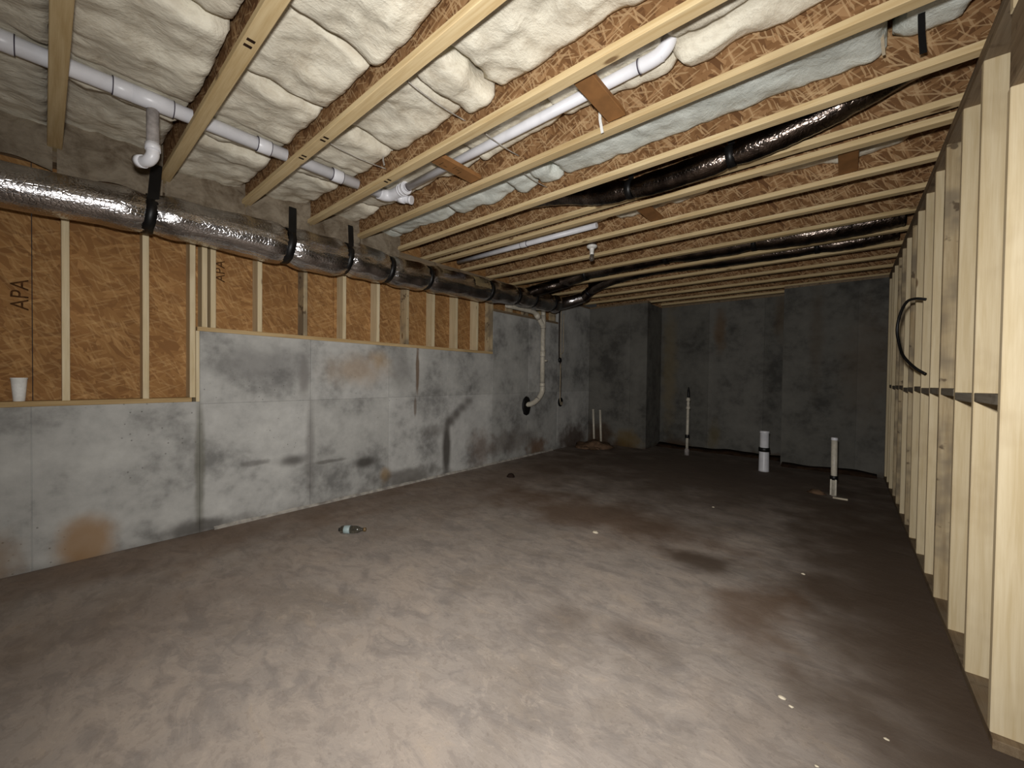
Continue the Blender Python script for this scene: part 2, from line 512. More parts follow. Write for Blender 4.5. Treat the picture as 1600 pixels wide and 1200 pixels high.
def sweep_data(pts, radii, seg=16, caps=True, wob=None):
    pts = [Vector(p) for p in pts]
    if not isinstance(radii, (list, tuple)):
        radii = [radii] * len(pts)
    vs_, fs = [], []
    t0 = (pts[1] - pts[0]).normalized()
    a = Vector((0, 0, 1)) if abs(t0.z) < 0.9 else Vector((1, 0, 0))
    nrm = t0.cross(a).normalized()
    for i, p in enumerate(pts):
        t = (pts[min(i + 1, len(pts) - 1)] - pts[max(i - 1, 0)])
        t = t.normalized() if t.length > 1e-9 else t0
        nrm = (nrm - t * nrm.dot(t)).normalized()
        bn = t.cross(nrm)
        for k in range(seg):
            an = 2 * math.pi * k / seg
            r = radii[i]
            if wob:
                r *= 1 + wob(i, an, p)
            vs_.append(p + nrm * (math.cos(an) * r) + bn * (math.sin(an) * r))
    for i in range(len(pts) - 1):
        for k in range(seg):
            k2 = (k + 1) % seg
            fs.append([i * seg + k, i * seg + k2, (i + 1) * seg + k2, (i + 1) * seg + k])
    if caps:
        fs.append(list(range(seg))[::-1])
        fs.append([(len(pts) - 1) * seg + k for k in range(seg)])
    return vs_, fs


def auto_smooth(o, ang=0.6):
    me = o.data
    me.polygons.foreach_set('use_smooth', [len(p.vertices) <= 4 for p in me.polygons])
    return o


def sweep(name, pts, radii, mat, parent=None, seg=16, caps=True, wob=None, loc=None):
    v, f = sweep_data(pts, radii, seg, caps, wob)
    o = mesh_obj(name, v, f, mat, parent, tuple(pts[0]) if loc is None else loc)
    return auto_smooth(o)


def lathe(name, c, prof, mat, parent=None, seg=24, axis='z'):
    """profile [(r, h)...] turned about an axis through c"""
    v, f = [], []
    for r, h in prof:
        for k in range(seg):
            a = 2 * math.pi * k / seg
            p = (r * math.cos(a), r * math.sin(a), h)
            if axis == 'x': p = (h, p[0], p[1])
            if axis == 'y': p = (p[0], h, p[1])
            v.append(Vector(c) + Vector(p))
    for i in range(len(prof) - 1):
        for k in range(seg):
            k2 = (k + 1) % seg
            f.append([i * seg + k, i * seg + k2, (i + 1) * seg + k2, (i + 1) * seg + k])
    f.append(list(range(seg))[::-1])
    f.append([(len(prof) - 1) * seg + k for k in range(seg)])
    return auto_smooth(mesh_obj(name, v, f, mat, parent, c))


def spline(pts, n=8):
    P = [Vector(p) for p in pts]
    out = []
    for i in range(len(P) - 1):
        a, b, c, d = P[max(i - 1, 0)], P[i], P[i + 1], P[min(i + 2, len(P) - 1)]
        for k in range(n):
            t = k / n
            out.append(0.5 * ((2 * b) + (c - a) * t + (2 * a - 5 * b + 4 * c - d) * t * t + (3 * b - a - 3 * c + d) * t ** 3))
    out.append(P[-1])
    return out


def blob(name, c, r, mat, parent=None, amp=0.25, seed=0, nu=14, nv=9, flat=True):
    v, f = [], []
    for j in range(nv + 1):
        th = math.pi * j / nv
        for i in range(nu):
            ph = 2 * math.pi * i / nu
            d = Vector((math.sin(th) * math.cos(ph), math.sin(th) * math.sin(ph), math.cos(th)))
            k = 1 + amp * noise.noise(d * 1.7 + Vector((seed * 3.1, seed, 0)))
            p = Vector((d.x * r[0] * k, d.y * r[1] * k, d.z * r[2] * k))
            if flat: p.z = max(p.z, 0.0)
            v.append(Vector(c) + p)
    for j in range(nv):
        for i in range(nu):
            i2 = (i + 1) % nu
            f.append([j * nu + i, j * nu + i2, (j + 1) * nu + i2, (j + 1) * nu + i])
    return mesh_obj(name, v, f, mat, parent, c, True)


def flat_text(name, body, size, mat, parent, M3, loc):
    """lettering as real, very thin mesh printed on a board"""
    cu = bpy.data.curves.new(name, 'FONT')
    cu.body = body
    cu.size = size
    cu.extrude = 0.0004
    cu.align_x = 'CENTER'
    cu.align_y = 'CENTER'
    tmp = bpy.data.objects.new(name + '_tmp', cu)
    COL.objects.link(tmp)
    dg = bpy.context.evaluated_depsgraph_get()
    me = bpy.data.meshes.new_from_object(tmp.evaluated_get(dg))
    bpy.data.objects.remove(tmp, do_unlink=True)
    me.transform(M3.to_4x4())
    me.materials.clear()
    me.materials.append(M[mat])
    me.name = name
    return link(bpy.data.objects.new(name, me), parent, loc)


# ------------------------------------------------------------------ dimensions (metres)
XL, XR = -4.18, 0.444          # left concrete face, right stud face
ZJ = 2.87                      # underside of the joists
JD = 0.356                     # joist depth
ZS = ZJ + JD                   # underside of the subfloor
Y0, YREAR = -3.0, -3.0

# ------------------------------------------------------------------ floor, ceiling deck
nx, ny = 2, 2
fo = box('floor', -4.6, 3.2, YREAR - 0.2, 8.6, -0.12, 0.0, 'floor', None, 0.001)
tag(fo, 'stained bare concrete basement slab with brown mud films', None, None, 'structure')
ceil = empty('ceiling', (-0.7, 2.7, ZS))
tag(ceil, 'oriented strand board subfloor deck above the joists', None, None, 'structure')
xs = [-4.6, -2.16, 0.28, 2.72, 3.2]
for i in range(4):
    yy = YREAR - 0.2
    while yy < 8.6:
        box('subfloor_panel', xs[i] + 0.002, xs[i + 1] - 0.002, yy + 0.002, min(yy + 1.22, 8.6) - 0.002, ZS, ZS + 0.019, 'osb_floor', ceil, 0.001)
        yy += 1.22

# ------------------------------------------------------------------ left concrete wall (stepped), with the imprint of each form panel
wl = empty('wall_left', (XL - 0.1, 2.7, 0))
tag(wl, 'grey poured concrete foundation wall stepping up toward the back', None, None, 'structure')
seams = [0.852 + 0.908 * k for k in range(-4, 8)]
seams[0] = YREAR
seams[-1] = 7.5
ybk = seams


def top_at(y):
    return 1.118 if y < 0.852 else 1.716 if y < 4.484 else 2.38 if y < 6.30 else 2.83


for a, b in zip(ybk[:-1], ybk[1:]):
    tp = top_at((a + b) / 2)
    box('wall_body', XL - 0.2, XL - 0.008, a, b, 0, tp, 'conc_left', wl, 0.0005)
    rows = [(0, 1.098), (1.098, tp)] if tp > 1.2 else [(0, tp)]
    if tp > 2.3:
        rows = [(0, 1.098), (1.098, 2.2), (2.2, tp)] if tp < 2.7 else [(0, 1.098), (1.098, tp)]
        if tp < 2.5: rows = [(0, 1.098), (1.098, tp)]
    for z0, z1 in rows:
        j = random.uniform(-0.0012, 0.0012)
        box('form_panel', XL - 0.0085, XL + j, a + 0.0018, b - 0.0018, z0 + 0.001, z1 - (0.001 if z1 != tp else 0), 'conc_left', wl, 0.0018)

# pale joint strip along the foot of the left wall
js = mesh_obj('trim_1', *(lambda n: ([(XL + 0.001 + (0 if s == 0 else 0.018 + 0.006 * noise.noise(Vector((y * 3, s, 0)))), y, z)
      for y in [0.95 + i * 0.08 for i in range(n)] for s, z in ((0, 0.0), (1, 0.0), (1, 0.012 + 0.004 * noise.noise(Vector((y * 5, 2, 0)))), (0, 0.026 + 0.008 * noise.noise(Vector((y * 4, 7, 0)))))],
     [[i * 4 + k, i * 4 + (k + 1) % 4, (i + 1) * 4 + (k + 1) % 4, (i + 1) * 4 + k] for i in range(n - 1) for k in range(4)] + [[3, 2, 1, 0], [(n - 1) * 4 + k for k in range(4)]]))(66), 'chalk')
tag(js, 'pale joint strip along the foot of the left concrete wall', None, None, 'structure')

# ------------------------------------------------------------------ back wall: three concrete faces, middle one set back
wb = empty('wall_back', (-1.8, 7.9, 0))
tag(wb, 'dark grey poured concrete back wall with a recessed middle stretch', None, None, 'structure')
for x0, x1, yf, cuts in ((-4.37, -2.93, 7.5, (-4.18, -3.27)), (-2.93, -0.775, 8.25, (-2.02, -1.11)), (-0.775, 3.2, 7.65, (0.13, 0.444, 1.35, 2.26))):
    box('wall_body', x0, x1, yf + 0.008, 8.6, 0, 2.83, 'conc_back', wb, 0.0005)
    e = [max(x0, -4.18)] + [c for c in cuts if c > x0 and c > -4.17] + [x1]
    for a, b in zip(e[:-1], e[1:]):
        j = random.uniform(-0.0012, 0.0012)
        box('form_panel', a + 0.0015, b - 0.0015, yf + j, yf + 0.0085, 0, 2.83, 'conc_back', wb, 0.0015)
for nm, x0, x1, ya, yb_ in (('sill_plate', -4.32, -2.93, 7.5, 7.64), ('sill_plate', -2.93, -0.775, 8.25, 8.39), ('sill_plate', -0.775, 3.2, 7.65, 7.705), ('sill_plate', -4.32, -4.18, 6.31, 7.5)):
    box(nm, x0, x1, ya, yb_, 2.83, 2.869, 'lum_y_old', wb)
box('rim_board', -4.37, 3.2, 8.40, 8.43, 2.83, ZS - 0.002, 'osb_web', wb, 0.001)
# sloping soil fillet along the foot of the back wall
v, f = [], []
prof = []
pts = []
x = -2.92
while x < 0.42:
    pts.append((x, 8.25 if x < -0.79 else 7.65))
    x += 0.07
for i, (x, yb_) in enumerate(pts):
    hgt = 0.055 + 0.035 * noise.noise(Vector((x * 3.0, 1.3, 0)))
    dep = (0.24 if x < -0.79 else 0.10) + 0.06 * noise.noise(Vector((x * 2.2, 5.1, 0)))
    v += [(x, yb_ - 0.001, 0.0), (x, yb_ - dep, 0.0), (x, yb_ - dep * 0.55, hgt * 0.62), (x, yb_ - 0.001, hgt)]
n = len(pts)
f = [[i * 4 + k, i * 4 + (k + 1) % 4, (i + 1) * 4 + (k + 1) % 4, (i + 1) * 4 + k] for i in range(n - 1) for k in range(4)] + [[3, 2, 1, 0], [(n - 1) * 4 + k for k in range(4)]]
tag(mesh_obj('soil_fillet', v, f, 'foot', None, (-1.2, 7.9, 0), True), 'dark damp soil washed up along the foot of the back wall', 'soil', None, 'stuff')

# rear and side enclosure of the basement, behind the camera
tag(box('wall_rear', -4.38, 3.2, YREAR - 0.2, YREAR, 0, 2.86, 'conc_back', None, 0.001), 'concrete wall behind the camera', None, None, 'structure')
tag(box('wall_far_right', 3.0, 3.2, YREAR, 7.65, 0, 2.86, 'conc_back', None, 0.001), 'concrete wall of the dark room past the stud wall', None, None, 'structure')

# ------------------------------------------------------------------ framed knee wall on the concrete steps (left)
wk = empty('wall_left_upper', (XL - 0.07, 2.0, 1.118))
tag(wk, 'wood framed knee wall with strand board sheathing above the concrete', None, None, 'structure')
XB = XL - 0.14      # 2x6 framing
PL = 0.036
box('bottom_plate', XB, XL, YREAR, 0.800, 1.118, 1.118 + PL, 'lum_y', wk)
box('bottom_plate', XB, XL + 0.004, 0.835, 4.484, 1.716, 1.716 + PL, 'lum_y', wk)
box('end_plate', XB, XL + 0.006, 0.826, 0.850, 1.118, 1.716, 'lum_z', wk)
box('top_plate', XB, XL, YREAR, 6.30, 2.87 - 0.076, 2.87 - 0.038, 'lum_y_old', wk)
box('top_plate', XB, XL, YREAR, 6.30, 2.87 - 0.038, 2.869, 'lum_y_old', wk)
box('mud_sill', XB, XL, 4.49, 6.30, 2.38, 2.418, 'lum_y_old', wk)
ZT = 2.87 - 0.076
for y in (-2.7, -2.3, -1.9, -1.49, -1.09, -0.69, -0.285, 0.12, 0.535):
    box('stud', XB, XL, y - 0.038, y, 1.118 + PL, ZT, 'lum_z', wk)
box('stud', XB, XL, 0.786, 0.824, 1.118 + PL, ZT, 'lum_z', wk)
for y in (0.905, 0.965):
    box('stud', XB, XL, y - 0.038, y, 1.716 + PL, ZT, 'lum_z', wk)
for k in range(8):
    y = 1.32 + 0.4064 * k
    box('stud', XB, XL, y - 0.038, y, 1.716 + PL, ZT, 'lum_z' if k not in (1, 4) else 'lum_z_old', wk)
box('stud', XB, XL, 4.446, 4.484, 1.716 + PL, ZT, 'lum_z_old', wk)
for k in range(4):
    y = 4.95 + 0.42 * k
    box('stud', XB, XL, y - 0.038, y, 2.418, ZT, 'lum_z_old', wk)
yy = [YREAR, -1.27, -0.05, 0.838, 2.06, 3.28, 4.484, 6.3]
for a, b in zip(yy[:-1], yy[1:]):
    zb = 1.118 if b < 0.9 else 1.716 if b < 4.6 else 2.38
    box('sheathing_panel', XB - 0.012, XB - 0.001, a + 0.002, b - 0.002, zb, 2.87, 'osb_wall', wk, 0.001)
# rim board behind the joist ends
box('rim_board', XB - 0.012, XB + 0.016, YREAR, 7.5, 2.875, ZS - 0.002, 'osb_wall', wk, 0.001)
# stamped letters on the sheathing, reading upward
Rt = Matrix((Vector((0, 0, 1)), Vector((0, -1, 0)), Vector((1, 0, 0)))).transposed()
flat_text('stamp_print', 'APA', 0.115, 'stamp', wk, Rt, (XB - 0.0004, -0.10, 1.88))
flat_text('stamp_print', 'APA', 0.105, 'stamp', wk, Rt, (XB - 0.0004, 1.03, 2.28))

# ------------------------------------------------------------------ right stud wall with blocking
wr = empty('wall_right', (XR + 0.045, 3.0, 0))
tag(wr, 'open stud partition of pale lumber with a row of mid-height blocks', None, None, 'structure')
X2 = XR + 0.089
box('bottom_plate', XR, X2, 2.262, 7.64, 0, 0.038, 'lum_y_old', wr)
box('bottom_plate', XR, X2, YREAR, 1.2, 0, 0.038, 'lum_y_old', wr)
box('top_plate', XR, X2, YREAR, 7.64, ZJ - 0.076, ZJ - 0.038, 'lum_y_old', wr)
box('top_plate', XR, X2, YREAR, 7.64, ZJ - 0.038, ZJ - 0.0005, 'lum_y_old', wr)
ys = [2.30 + 0.4064 * k for k in range(14)]
for k, y in enumerate(ys):
    if y + 0.038 > 7.64: break
    old = k in (3, 7, 9, 10)
    top = 2.45 if k == 0 else ZJ - 0.076
    dx = (0, 0, 0.002, -0.004, 0.001, 0, -0.003, 0.002)[k % 8]
    box('stud', XR + dx, X2 + dx, y, y + 0.038, 0.038, top, 'lum_z_old' if old else 'lum_z', wr, 0.003)
    if k < 12:
        zb = 1.272 + (0.0, -0.006, 0.012, 0.010, 0.004, 0.012)[k % 6]
        box('blocking', XR + 0.001, X2, y + 0.039, y + 0.4054, zb, zb + 0.04, 'block', wr, 0.002)
y = ys[0] - 0.4064 * 3
while y > YREAR:
    box('stud', XR, X2, y, y + 0.038, 0.038, ZJ - 0.076, 'lum_z', wr, 0.003)
    y -= 0.4064
box('header', XR + 0.004, X2, 1.12, 2.338, 2.45, 2.735, 'lum_y_old', wr)
box('cripple', XR, X2, 2.30, 2.338, 2.735, ZJ - 0.076, 'lum_z', wr)
box('rim_block', X2 - 0.03, X2, YREAR, 7.64, ZJ, ZS - 0.002, 'osb_wall', wr)

# ------------------------------------------------------------------ I-joists
JY = [-1.62, -1.07, -0.525, 0.02, 0.585, 1.14, 1.70, 2.22, 2.74, 3.17, 3.36, 3.87, 4.40, 4.95, 5.50, 6.05, 6.60, 7.15, 7.72, 8.16]
FW, FH = 0.068, 0.038
ordn = ['first', 'second', 'third', 'fourth', 'fifth', 'sixth', 'seventh', 'eighth', 'ninth', 'tenth', 'eleventh', 'twelfth', 'thirteenth', 'fourteenth', 'fifteenth', 'sixteenth', 'seventeenth']
extra = {0: 'dim, seen almost end-on at the far left', 1: 'crossing in front of the white drain pipe', 2: 'broad and bright at the top of the photo', 3: 'above the capped wye of the drain pipe', 4: 'below the long white pipe', 5: 'just before the dark sagging flex duct', 6: 'partly hidden by the sagging flex duct', 7: 'second of the close pair', 8: 'right in front of the white bulb holder', 9: 'right behind the white bulb holder', 10: 'two past the bulb holder', 11: 'beside the crinkled dark duct at right', 12: 'past the first far duct', 13: 'beside the second far duct', 14: 'third from the back concrete wall', 15: 'second from the back concrete wall', 16: 'against the back concrete wall'}
for i, y in enumerate(JY):
    k = i - 3
    xa, xb = -4.30, X2 - 0.035
    if y > 8: xa, xb = -2.92, -0.79
    elif y > 6.35: xa = -4.16
    r = empty('floor_joist', ((xa + xb) / 2, y + FW / 2, ZJ))
    lab = ('wooden I-joist, %s from the left, %s' % (ordn[k], extra[k])) if k >= 0 else 'wooden I-joist overhead behind the camera, %s back' % ordn[-k - 1]
    tag(r, lab, 'joist', 'floor joists overhead')
    sg = random.uniform(-0.002, 0.002)
    box('bottom_flange', xa, xb, y, y + FW, ZJ, ZJ + FH, 'lum_x', r, 0.003)
    box('top_flange', xa, xb, y, y + FW, ZS - FH - 0.001, ZS - 0.001, 'lum_x', r, 0.003)
    box('web', xa, xb, y + FW / 2 - 0.006, y + FW / 2 + 0.006, ZJ + FH, ZS - FH - 0.001, 'osb_web', r, 0.001)
    if k in (1, 2, 3):
        for mx in {1: (-2.15,), 2: (-2.62, -2.95), 3: (-2.78,)}[k]:
            for d in (0, 0.045):
                box('ink_mark', mx + d, mx + d + 0.02, y + 0.012, y + 0.045, ZJ - 0.0006, ZJ + 0.0004, 'ink', r, 0.0001)


# ------------------------------------------------------------------ fibreglass batts
def batt(x0, x1, y0, y1, zb, label, group, mat='ins', seed=0, amp=0.03, edge=0.06, cut=0.0, ztop=None, droop0=0.0, droop1=0.0, grooves=()):
    """one batt pushed up between two webs: lumpy underside, rounded edges, torn ends"""
    zt = ZS - FH - 0.012 if ztop is None else ztop
    nxx = max(8, int((x1 - x0) / 0.025))
    nyy = 22
    v, f = [], []
    S = Vector((seed * 7.3, seed * 1.9, seed * 0.7))
    for side in (0, 1):
        for i in range(nxx + 1):
            for j in range(nyy + 1):
                u, w_ = i / nxx, j / nyy
                x = x0 + (x1 - x0) * u
                y = y0 + (y1 - cut - y0) * w_
                e = Vector((x * 4, y * 4, 0)) + S
                if i in (0, nxx):
                    x += 0.055 * noise.noise(Vector((0, y * 6, seed))) + 0.02 * noise.noise(Vector((3, y * 22, seed)))
                if j == nyy:
                    y += 0.022 * noise.noise(Vector((x * 9, 0, seed + 3))) + 0.012 * noise.noise(Vector((x * 31, 0, seed))) - 0.015
                if side == 0:
                    eu = min(u, 1 - u) * (x1 - x0) / edge
                    ew = min(w_, 1 - w_) * (y1 - y0) / edge
                    rim = 0
                    for q in (eu, ew):
                        if q < 1: rim += 1 - math.sqrt(max(0, 1 - (1 - q) ** 2))
                    edge_n = 1.0 + 0.7 * noise.noise(Vector((x * 8, y * 8, seed + 5)))
                    z = zb + edge_n * min(rim, 1.0) * min(edge, zt - zb) * 0.75
                    z += amp * noise.fractal(e, 1.0, 2.0, 4) + amp * 0.8 * noise.noise(e * 0.45)
                    z += amp * 0.6 * abs(noise.noise(Vector((x * 1.5 + y * 7, y * 2, seed))))
                    z -= droop0 * max(0, 1 - u * 3.5) + droop1 * max(0, 1 - (1 - u) * 3.5)
                    z += 0.020 * math.sin((x * 1.0 + y * 1.3) * 9 + seed) * noise.noise(Vector((x * 2.1, y * 2.1, seed + 9)))
                    z += 0.009 * noise.noise(Vector((x * 14, y * 9, seed))) - 0.012 * max(0.0, noise.noise(Vector((x * 5.5, y * 4.0, seed + 2)))) ** 0.8
                    for ax, gc, gh, gz in grooves:
                        dd = abs((x if ax == 'x' else y) - gc)
                        k_ = max(0.0, min(1.0, (gh * 2.0 - dd) / gh))
                        z = z + (max(z, gz) - z) * k_
                    z = min(z, zt - 0.01)
                else:
                    z = zt
                v.append((x, y, z))
    N = (nxx + 1) * (nyy + 1)
    g = lambda s, i, j: s * N + i * (nyy + 1) + j
    for i in range(nxx):
        for j in range(nyy):
            f.append([g(0, i, j), g(0, i, j + 1), g(0, i + 1, j + 1), g(0, i + 1, j)])
            f.append([g(1, i, j), g(1, i + 1, j), g(1, i + 1, j + 1), g(1, i, j + 1)])
    for i in range(nxx):
        f.append([g(0, i, 0), g(0, i + 1, 0), g(1, i + 1, 0), g(1, i, 0)])
        f.append([g(0, i, nyy), g(1, i, nyy), g(1, i + 1, nyy), g(0, i + 1, nyy)])
    for j in range(nyy):
        f.append([g(0, 0, j), g(1, 0, j), g(1, 0, j + 1), g(0, 0, j + 1)])
        f.append([g(0, nxx, j), g(0, nxx, j + 1), g(1, nxx, j + 1), g(1, nxx, j)])
    o = mesh_obj('insulation_batt', v, f, mat, None, ((x0 + x1) / 2, (y0 + y1) / 2, zb), True)
    tag(o, label, 'insulation', group)
    return o


PX_D = -3.21
GI = 'fiberglass batts between the joists'
bays = {
    -1: (-0.525, 0.02, 3.03, [(-4.25, -2.6), (-2.6, -1.0), (-1.0, 0.42)], 'ins'),
    -2: (-1.07, -0.525, 3.03, [(-4.25, -2.4), (-2.4, -0.8), (-0.8, 0.42)], 'ins'),
    0: (0.02, 0.585, 3.035, [(-4.25, -3.42), (-3.40, -2.33), (-2.30, -1.2), (-1.18, 0.42)], 'ins'),
    1: (0.585, 1.14, 3.03, [(-4.25, -3.46), (-3.43, -2.58), (-2.54, -1.98), (-1.94, -0.9), (-0.88, 0.42)], 'ins'),
    2: (1.14, 1.70, 3.05, [(-4.25, -3.48), (-3.46, -2.65), (-2.60, -1.86), (-1.83, -1.60), (-1.55, -0.5), (-0.48, 0.42)], 'ins'),
    3: (1.70, 2.22, 3.055, [(-4.25, -3.72), (-3.68, -2.2), (-2.18, -1.45), (-1.44, -0.72), (-0.70, 0.42)], 'ins'),
    4: (2.22, 2.74, 3.045, [(-4.25, -3.98), (-3.95, -3.05), (-3.0, -2.28), (-2.24, -2.02), (-2.0, -1.80), (-1.76, 0.12), (0.16, 0.40)], 'ins_w'),
    7: (3.36, 3.87, 3.06, [(-3.4, -1.9), (-1.85, -0.95), (-0.6, 0.3)], 'ins'),
    8: (3.87, 4.40, 3.09, [(-1.9, -0.6), (-3.6, -2.5)], 'ins'),
    9: (4.40, 4.95, 3.09, [(-3.4, -2.3)], 'ins'),
}
sd = 0
for b, (ya, yb2, zb, parts_, mt) in bays.items():
    for q, (xa, xb) in enumerate(parts_):
        sd += 1
        if b < 0:
            lab = 'cream fiberglass batt overhead in the %s bay behind the camera, %s from the left' % (('nearest', 'farther')[-b - 1], ordn[q])
        else:
            lab = 'fluffy %s fiberglass batt between %s and %s joists, %s in from the left wall' % ('white' if mt == 'ins_w' else 'cream', ordn[b], ordn[b + 1], ordn[q])
        cut = 0.0
        zz = zb + {0: 0.0, 1: 0.008, 2: -0.012}[sd % 3]
        am = 0.030
        zz -= 0.035
        gr = [('x', PX_D, 0.06, 3.045)] if b < 4 else []
        if b == 3: gr.append(('y', 2.045, 0.035, 3.045))
        if b == 7: gr.append(('y', 3.67, 0.05, 3.04))
        if b == 4 and q == 5: am, zz = 0.010, 2.985
        if b == 4 and q in (3, 4): zz = 2.975
        if b == 0 and q == 0: zz = 3.07
        if b == 2 and q == 3: zz = 2.965
        if b == 3 and q in (1, 2, 3): zz, cut = 3.035, 0.02
        batt(xa, xb, ya + FW / 2 + 0.008, yb2 + FW / 2 - 0.012, zz, lab, GI, mt, sd, am, 0.07, cut, grooves=gr)

# batts stuffed against the rim, drooping over the top plate behind the duct
for b, (ya, yb2) in enumerate(((-0.525, 0.02), (0.02, 0.585), (0.585, 1.14), (1.14, 1.70), (1.70, 2.22), (2.22, 2.74))):
    v, f = [], []
    n1, n2 = 18, 14
    for i in range(n1 + 1):
        y = ya + FW / 2 + 0.01 + (yb2 - ya - 0.02) * i / n1
        for j in range(n2 + 1):
            t = j / n2
            e = Vector((y * 5, t * 3, b * 4.4))
            z = 3.16 - t * (0.42 + 0.05 * noise.noise(Vector((y * 4, b, 0))))
            x = XL + 0.015 + 0.035 * abs(math.sin(math.pi * min(1, t * 1.02))) ** 0.6 + 0.05 * abs(noise.fractal(e, 1.0, 2.0, 3))
            if j == n2: x = XL + 0.008
            v.append((max(x, XL + 0.006), y, z))
    k0 = len(v)
    for i in range(n1 + 1):
        y = ya + FW / 2 + 0.01 + (yb2 - ya - 0.02) * i / n1
        v += [(XL + 0.004, y, 3.16), (XL + 0.004, y, v[i * (n2 + 1) + n2][2])]
    for i in range(n1):
        for j in range(n2):
            q = i * (n2 + 1) + j
            f.append([q, q + 1, q + n2 + 2, q + n2 + 1])
        f.append([k0 + 2 * i, k0 + 2 * i + 2, k0 + 2 * i + 3, k0 + 2 * i + 1])
    lab = 'folded grey-cream batt stuffed over the wall top, %s' % ('behind the camera', 'left of the second joist', 'between second and third joist', 'between third and fourth joist', 'between fourth and fifth joist', 'between fifth and sixth joist')[b]
    tag(mesh_obj('insulation_batt', v, f, 'ins_rim', None, (XL + 0.05, (ya + yb2) / 2, 2.78), True), lab, 'insulation', GI)

# thin support rods sprung between the webs under the batts
for (x, ya, yb2, z, lab) in ((-1.85, 1.18, 1.728, 2.955, 'thin pale support rod under the cream batt between third and fourth joists'),
                             (-1.835, 1.74, 2.248, 2.955, 'thin pale support rod below the long white pipe'),
                             (-1.95, 2.26, 2.768, 2.955, 'thin pale support rod under the white batt of the fifth bay'),
                             (-2.75, 1.18, 1.728, 2.95, 'short pale rod at the torn batt near the drain pipe')):
    pts = [(x, ya, z + 0.02), (x - 0.006, ya * 0.75 + yb2 * 0.25, z + 0.004), (x - 0.01, (ya + yb2) / 2, z), (x - 0.012, ya * 0.25 + yb2 * 0.75, z + 0.004), (x - 0.02, yb2, z + 0.02)]
    tag(sweep('insulation_support_rod', spline(pts, 4), 0.0035, 'chalk', None, 8), lab, 'rod', 'insulation support rods')

# ------------------------------------------------------------------ drain pipe along the left side, through the webs
dp = empty('drain_pipe', (-3.21, 0.0, 2.985))
tag(dp, 'white three inch drain pipe threading through the left joists with couplings', 'pipe')
PX, PZ, PR = -3.21, 2.985, 0.0445
sweep('pipe_run', [(PX, YREAR + 0.02, PZ), (PX, 2.0, PZ)], PR, 'pvc', dp, 24)


def coupling(parent, c, axis, ln, r, mat='pvc', rings=True):
    c = Vector(c)
    d = Vector(axis).normalized()
    a, b = c - d * ln / 2, c + d * ln / 2
    o = sweep('coupling', [a, a + d * 0.001, b - d * 0.001, b], [r * 0.985, r, r, r * 0.985], mat, parent, 24)
    if rings:
        for e in (a, b):
            sweep('seam_ring', [e - d * 0.0022, e + d * 0.0022], r * 1.004, 'seam', o, 24)
    return o


for y in (-1.2, -0.13, 0.30, 1.02, 1.55):
    coupling(dp, (PX, y, PZ), (0, 1, 0), 0.085, PR * 1.13)
# tee with a short drop
tee = sweep('tee_fitting', [(PX, 0.335, PZ), (PX, 0.336, PZ), (PX, 0.52, PZ), (PX, 0.521, PZ)], [PR * 1.1, PR * 1.14, PR * 1.14, PR * 1.1], 'pvc', dp, 24)
sweep('seam_ring', [(PX, 0.52, PZ), (PX, 0.525, PZ)], PR * 1.145, 'seam', tee, 24)
sweep('drop_pipe', [(PX - 0.01, 0.43, PZ - 0.02), (PX - 0.01, 0.43, 2.715)], 0.030, 'pvc_grey', dp, 20)
el = [(PX - 0.01, 0.43, 2.74), (PX - 0.01, 0.43, 2.70), (PX - 0.012, 0.428, 2.665), (PX - 0.03, 0.415, 2.64), (PX - 0.06, 0.40, 2.635), (PX - 0.09, 0.385, 2.64)]
sweep('elbow', spline(el, 5), 0.032, 'pvc', dp, 20)
sweep('elbow_hub', [(PX - 0.01, 0.43, 2.735), (PX - 0.01, 0.43, 2.695)], 0.037, 'pvc', dp, 20)
sweep('elbow_hub', [(PX - 0.07, 0.395, 2.637), (PX - 0.105, 0.377, 2.643)], 0.037, 'pvc', dp, 20)
# wye into the cross bay
sweep('wye_body', spline([(PX, 1.93, PZ), (PX, 1.99, PZ), (PX + 0.05, 2.04, PZ + 0.006), (PX + 0.20, 2.045, PZ + 0.012), (PX + 0.26, 2.045, PZ + 0.012)], 5), 0.05, 'pvc', dp, 24)
for dx in (0.17, 0.20, 0.24):
    sweep('hub_ridge', [(PX + dx, 2.045, PZ + 0.012), (PX + dx + 0.012, 2.045, PZ + 0.012)], 0.054, 'pvc', dp, 24)
st = sweep('cleanout_stub', spline([(PX + 0.03, 2.02, PZ), (PX + 0.11, 2.09, PZ - 0.022), (PX + 0.19, 2.13, PZ - 0.045)], 4), 0.034, 'pvc', dp, 20)
sweep('stub_hub', [(PX + 0.09, 2.078, PZ - 0.018), (PX + 0.14, 2.105, PZ - 0.031)], 0.041, 'pvc', dp, 20)
sweep('stub_cap', [(PX + 0.183, 2.1265, PZ - 0.043), (PX + 0.205, 2.1375, PZ - 0.049)], 0.037, 'pvc', st, 20)
# branch pipe along the fourth bay
bp = empty('branch_pipe', (-1.85, 2.045, 3.0))
tag(bp, 'long white two inch pipe lying in the bay past the fourth joist', 'pipe')
sweep('pipe_run', [(PX + 0.255, 2.045, 2.997), (-0.74, 2.035, 3.006)], 0.0315, 'pvc', bp, 20)
coupling(bp, (PX + 0.275, 2.045, 2.997), (1, 0, 0), 0.02, 0.033)
el2 = sweep('elbow', spline([(-0.86, 2.036, 3.005), (-0.77, 2.034, 3.008), (-0.72, 2.03, 3.035), (-0.70, 2.028, 3.09), (-0.70, 2.028, 3.15)], 5), 0.037, 'pvc', bp, 20)
sweep('seam_ring', [(-0.866, 2.036, 3.005), (-0.860, 2.036, 3.005)], 0.0385, 'seam', el2, 20)
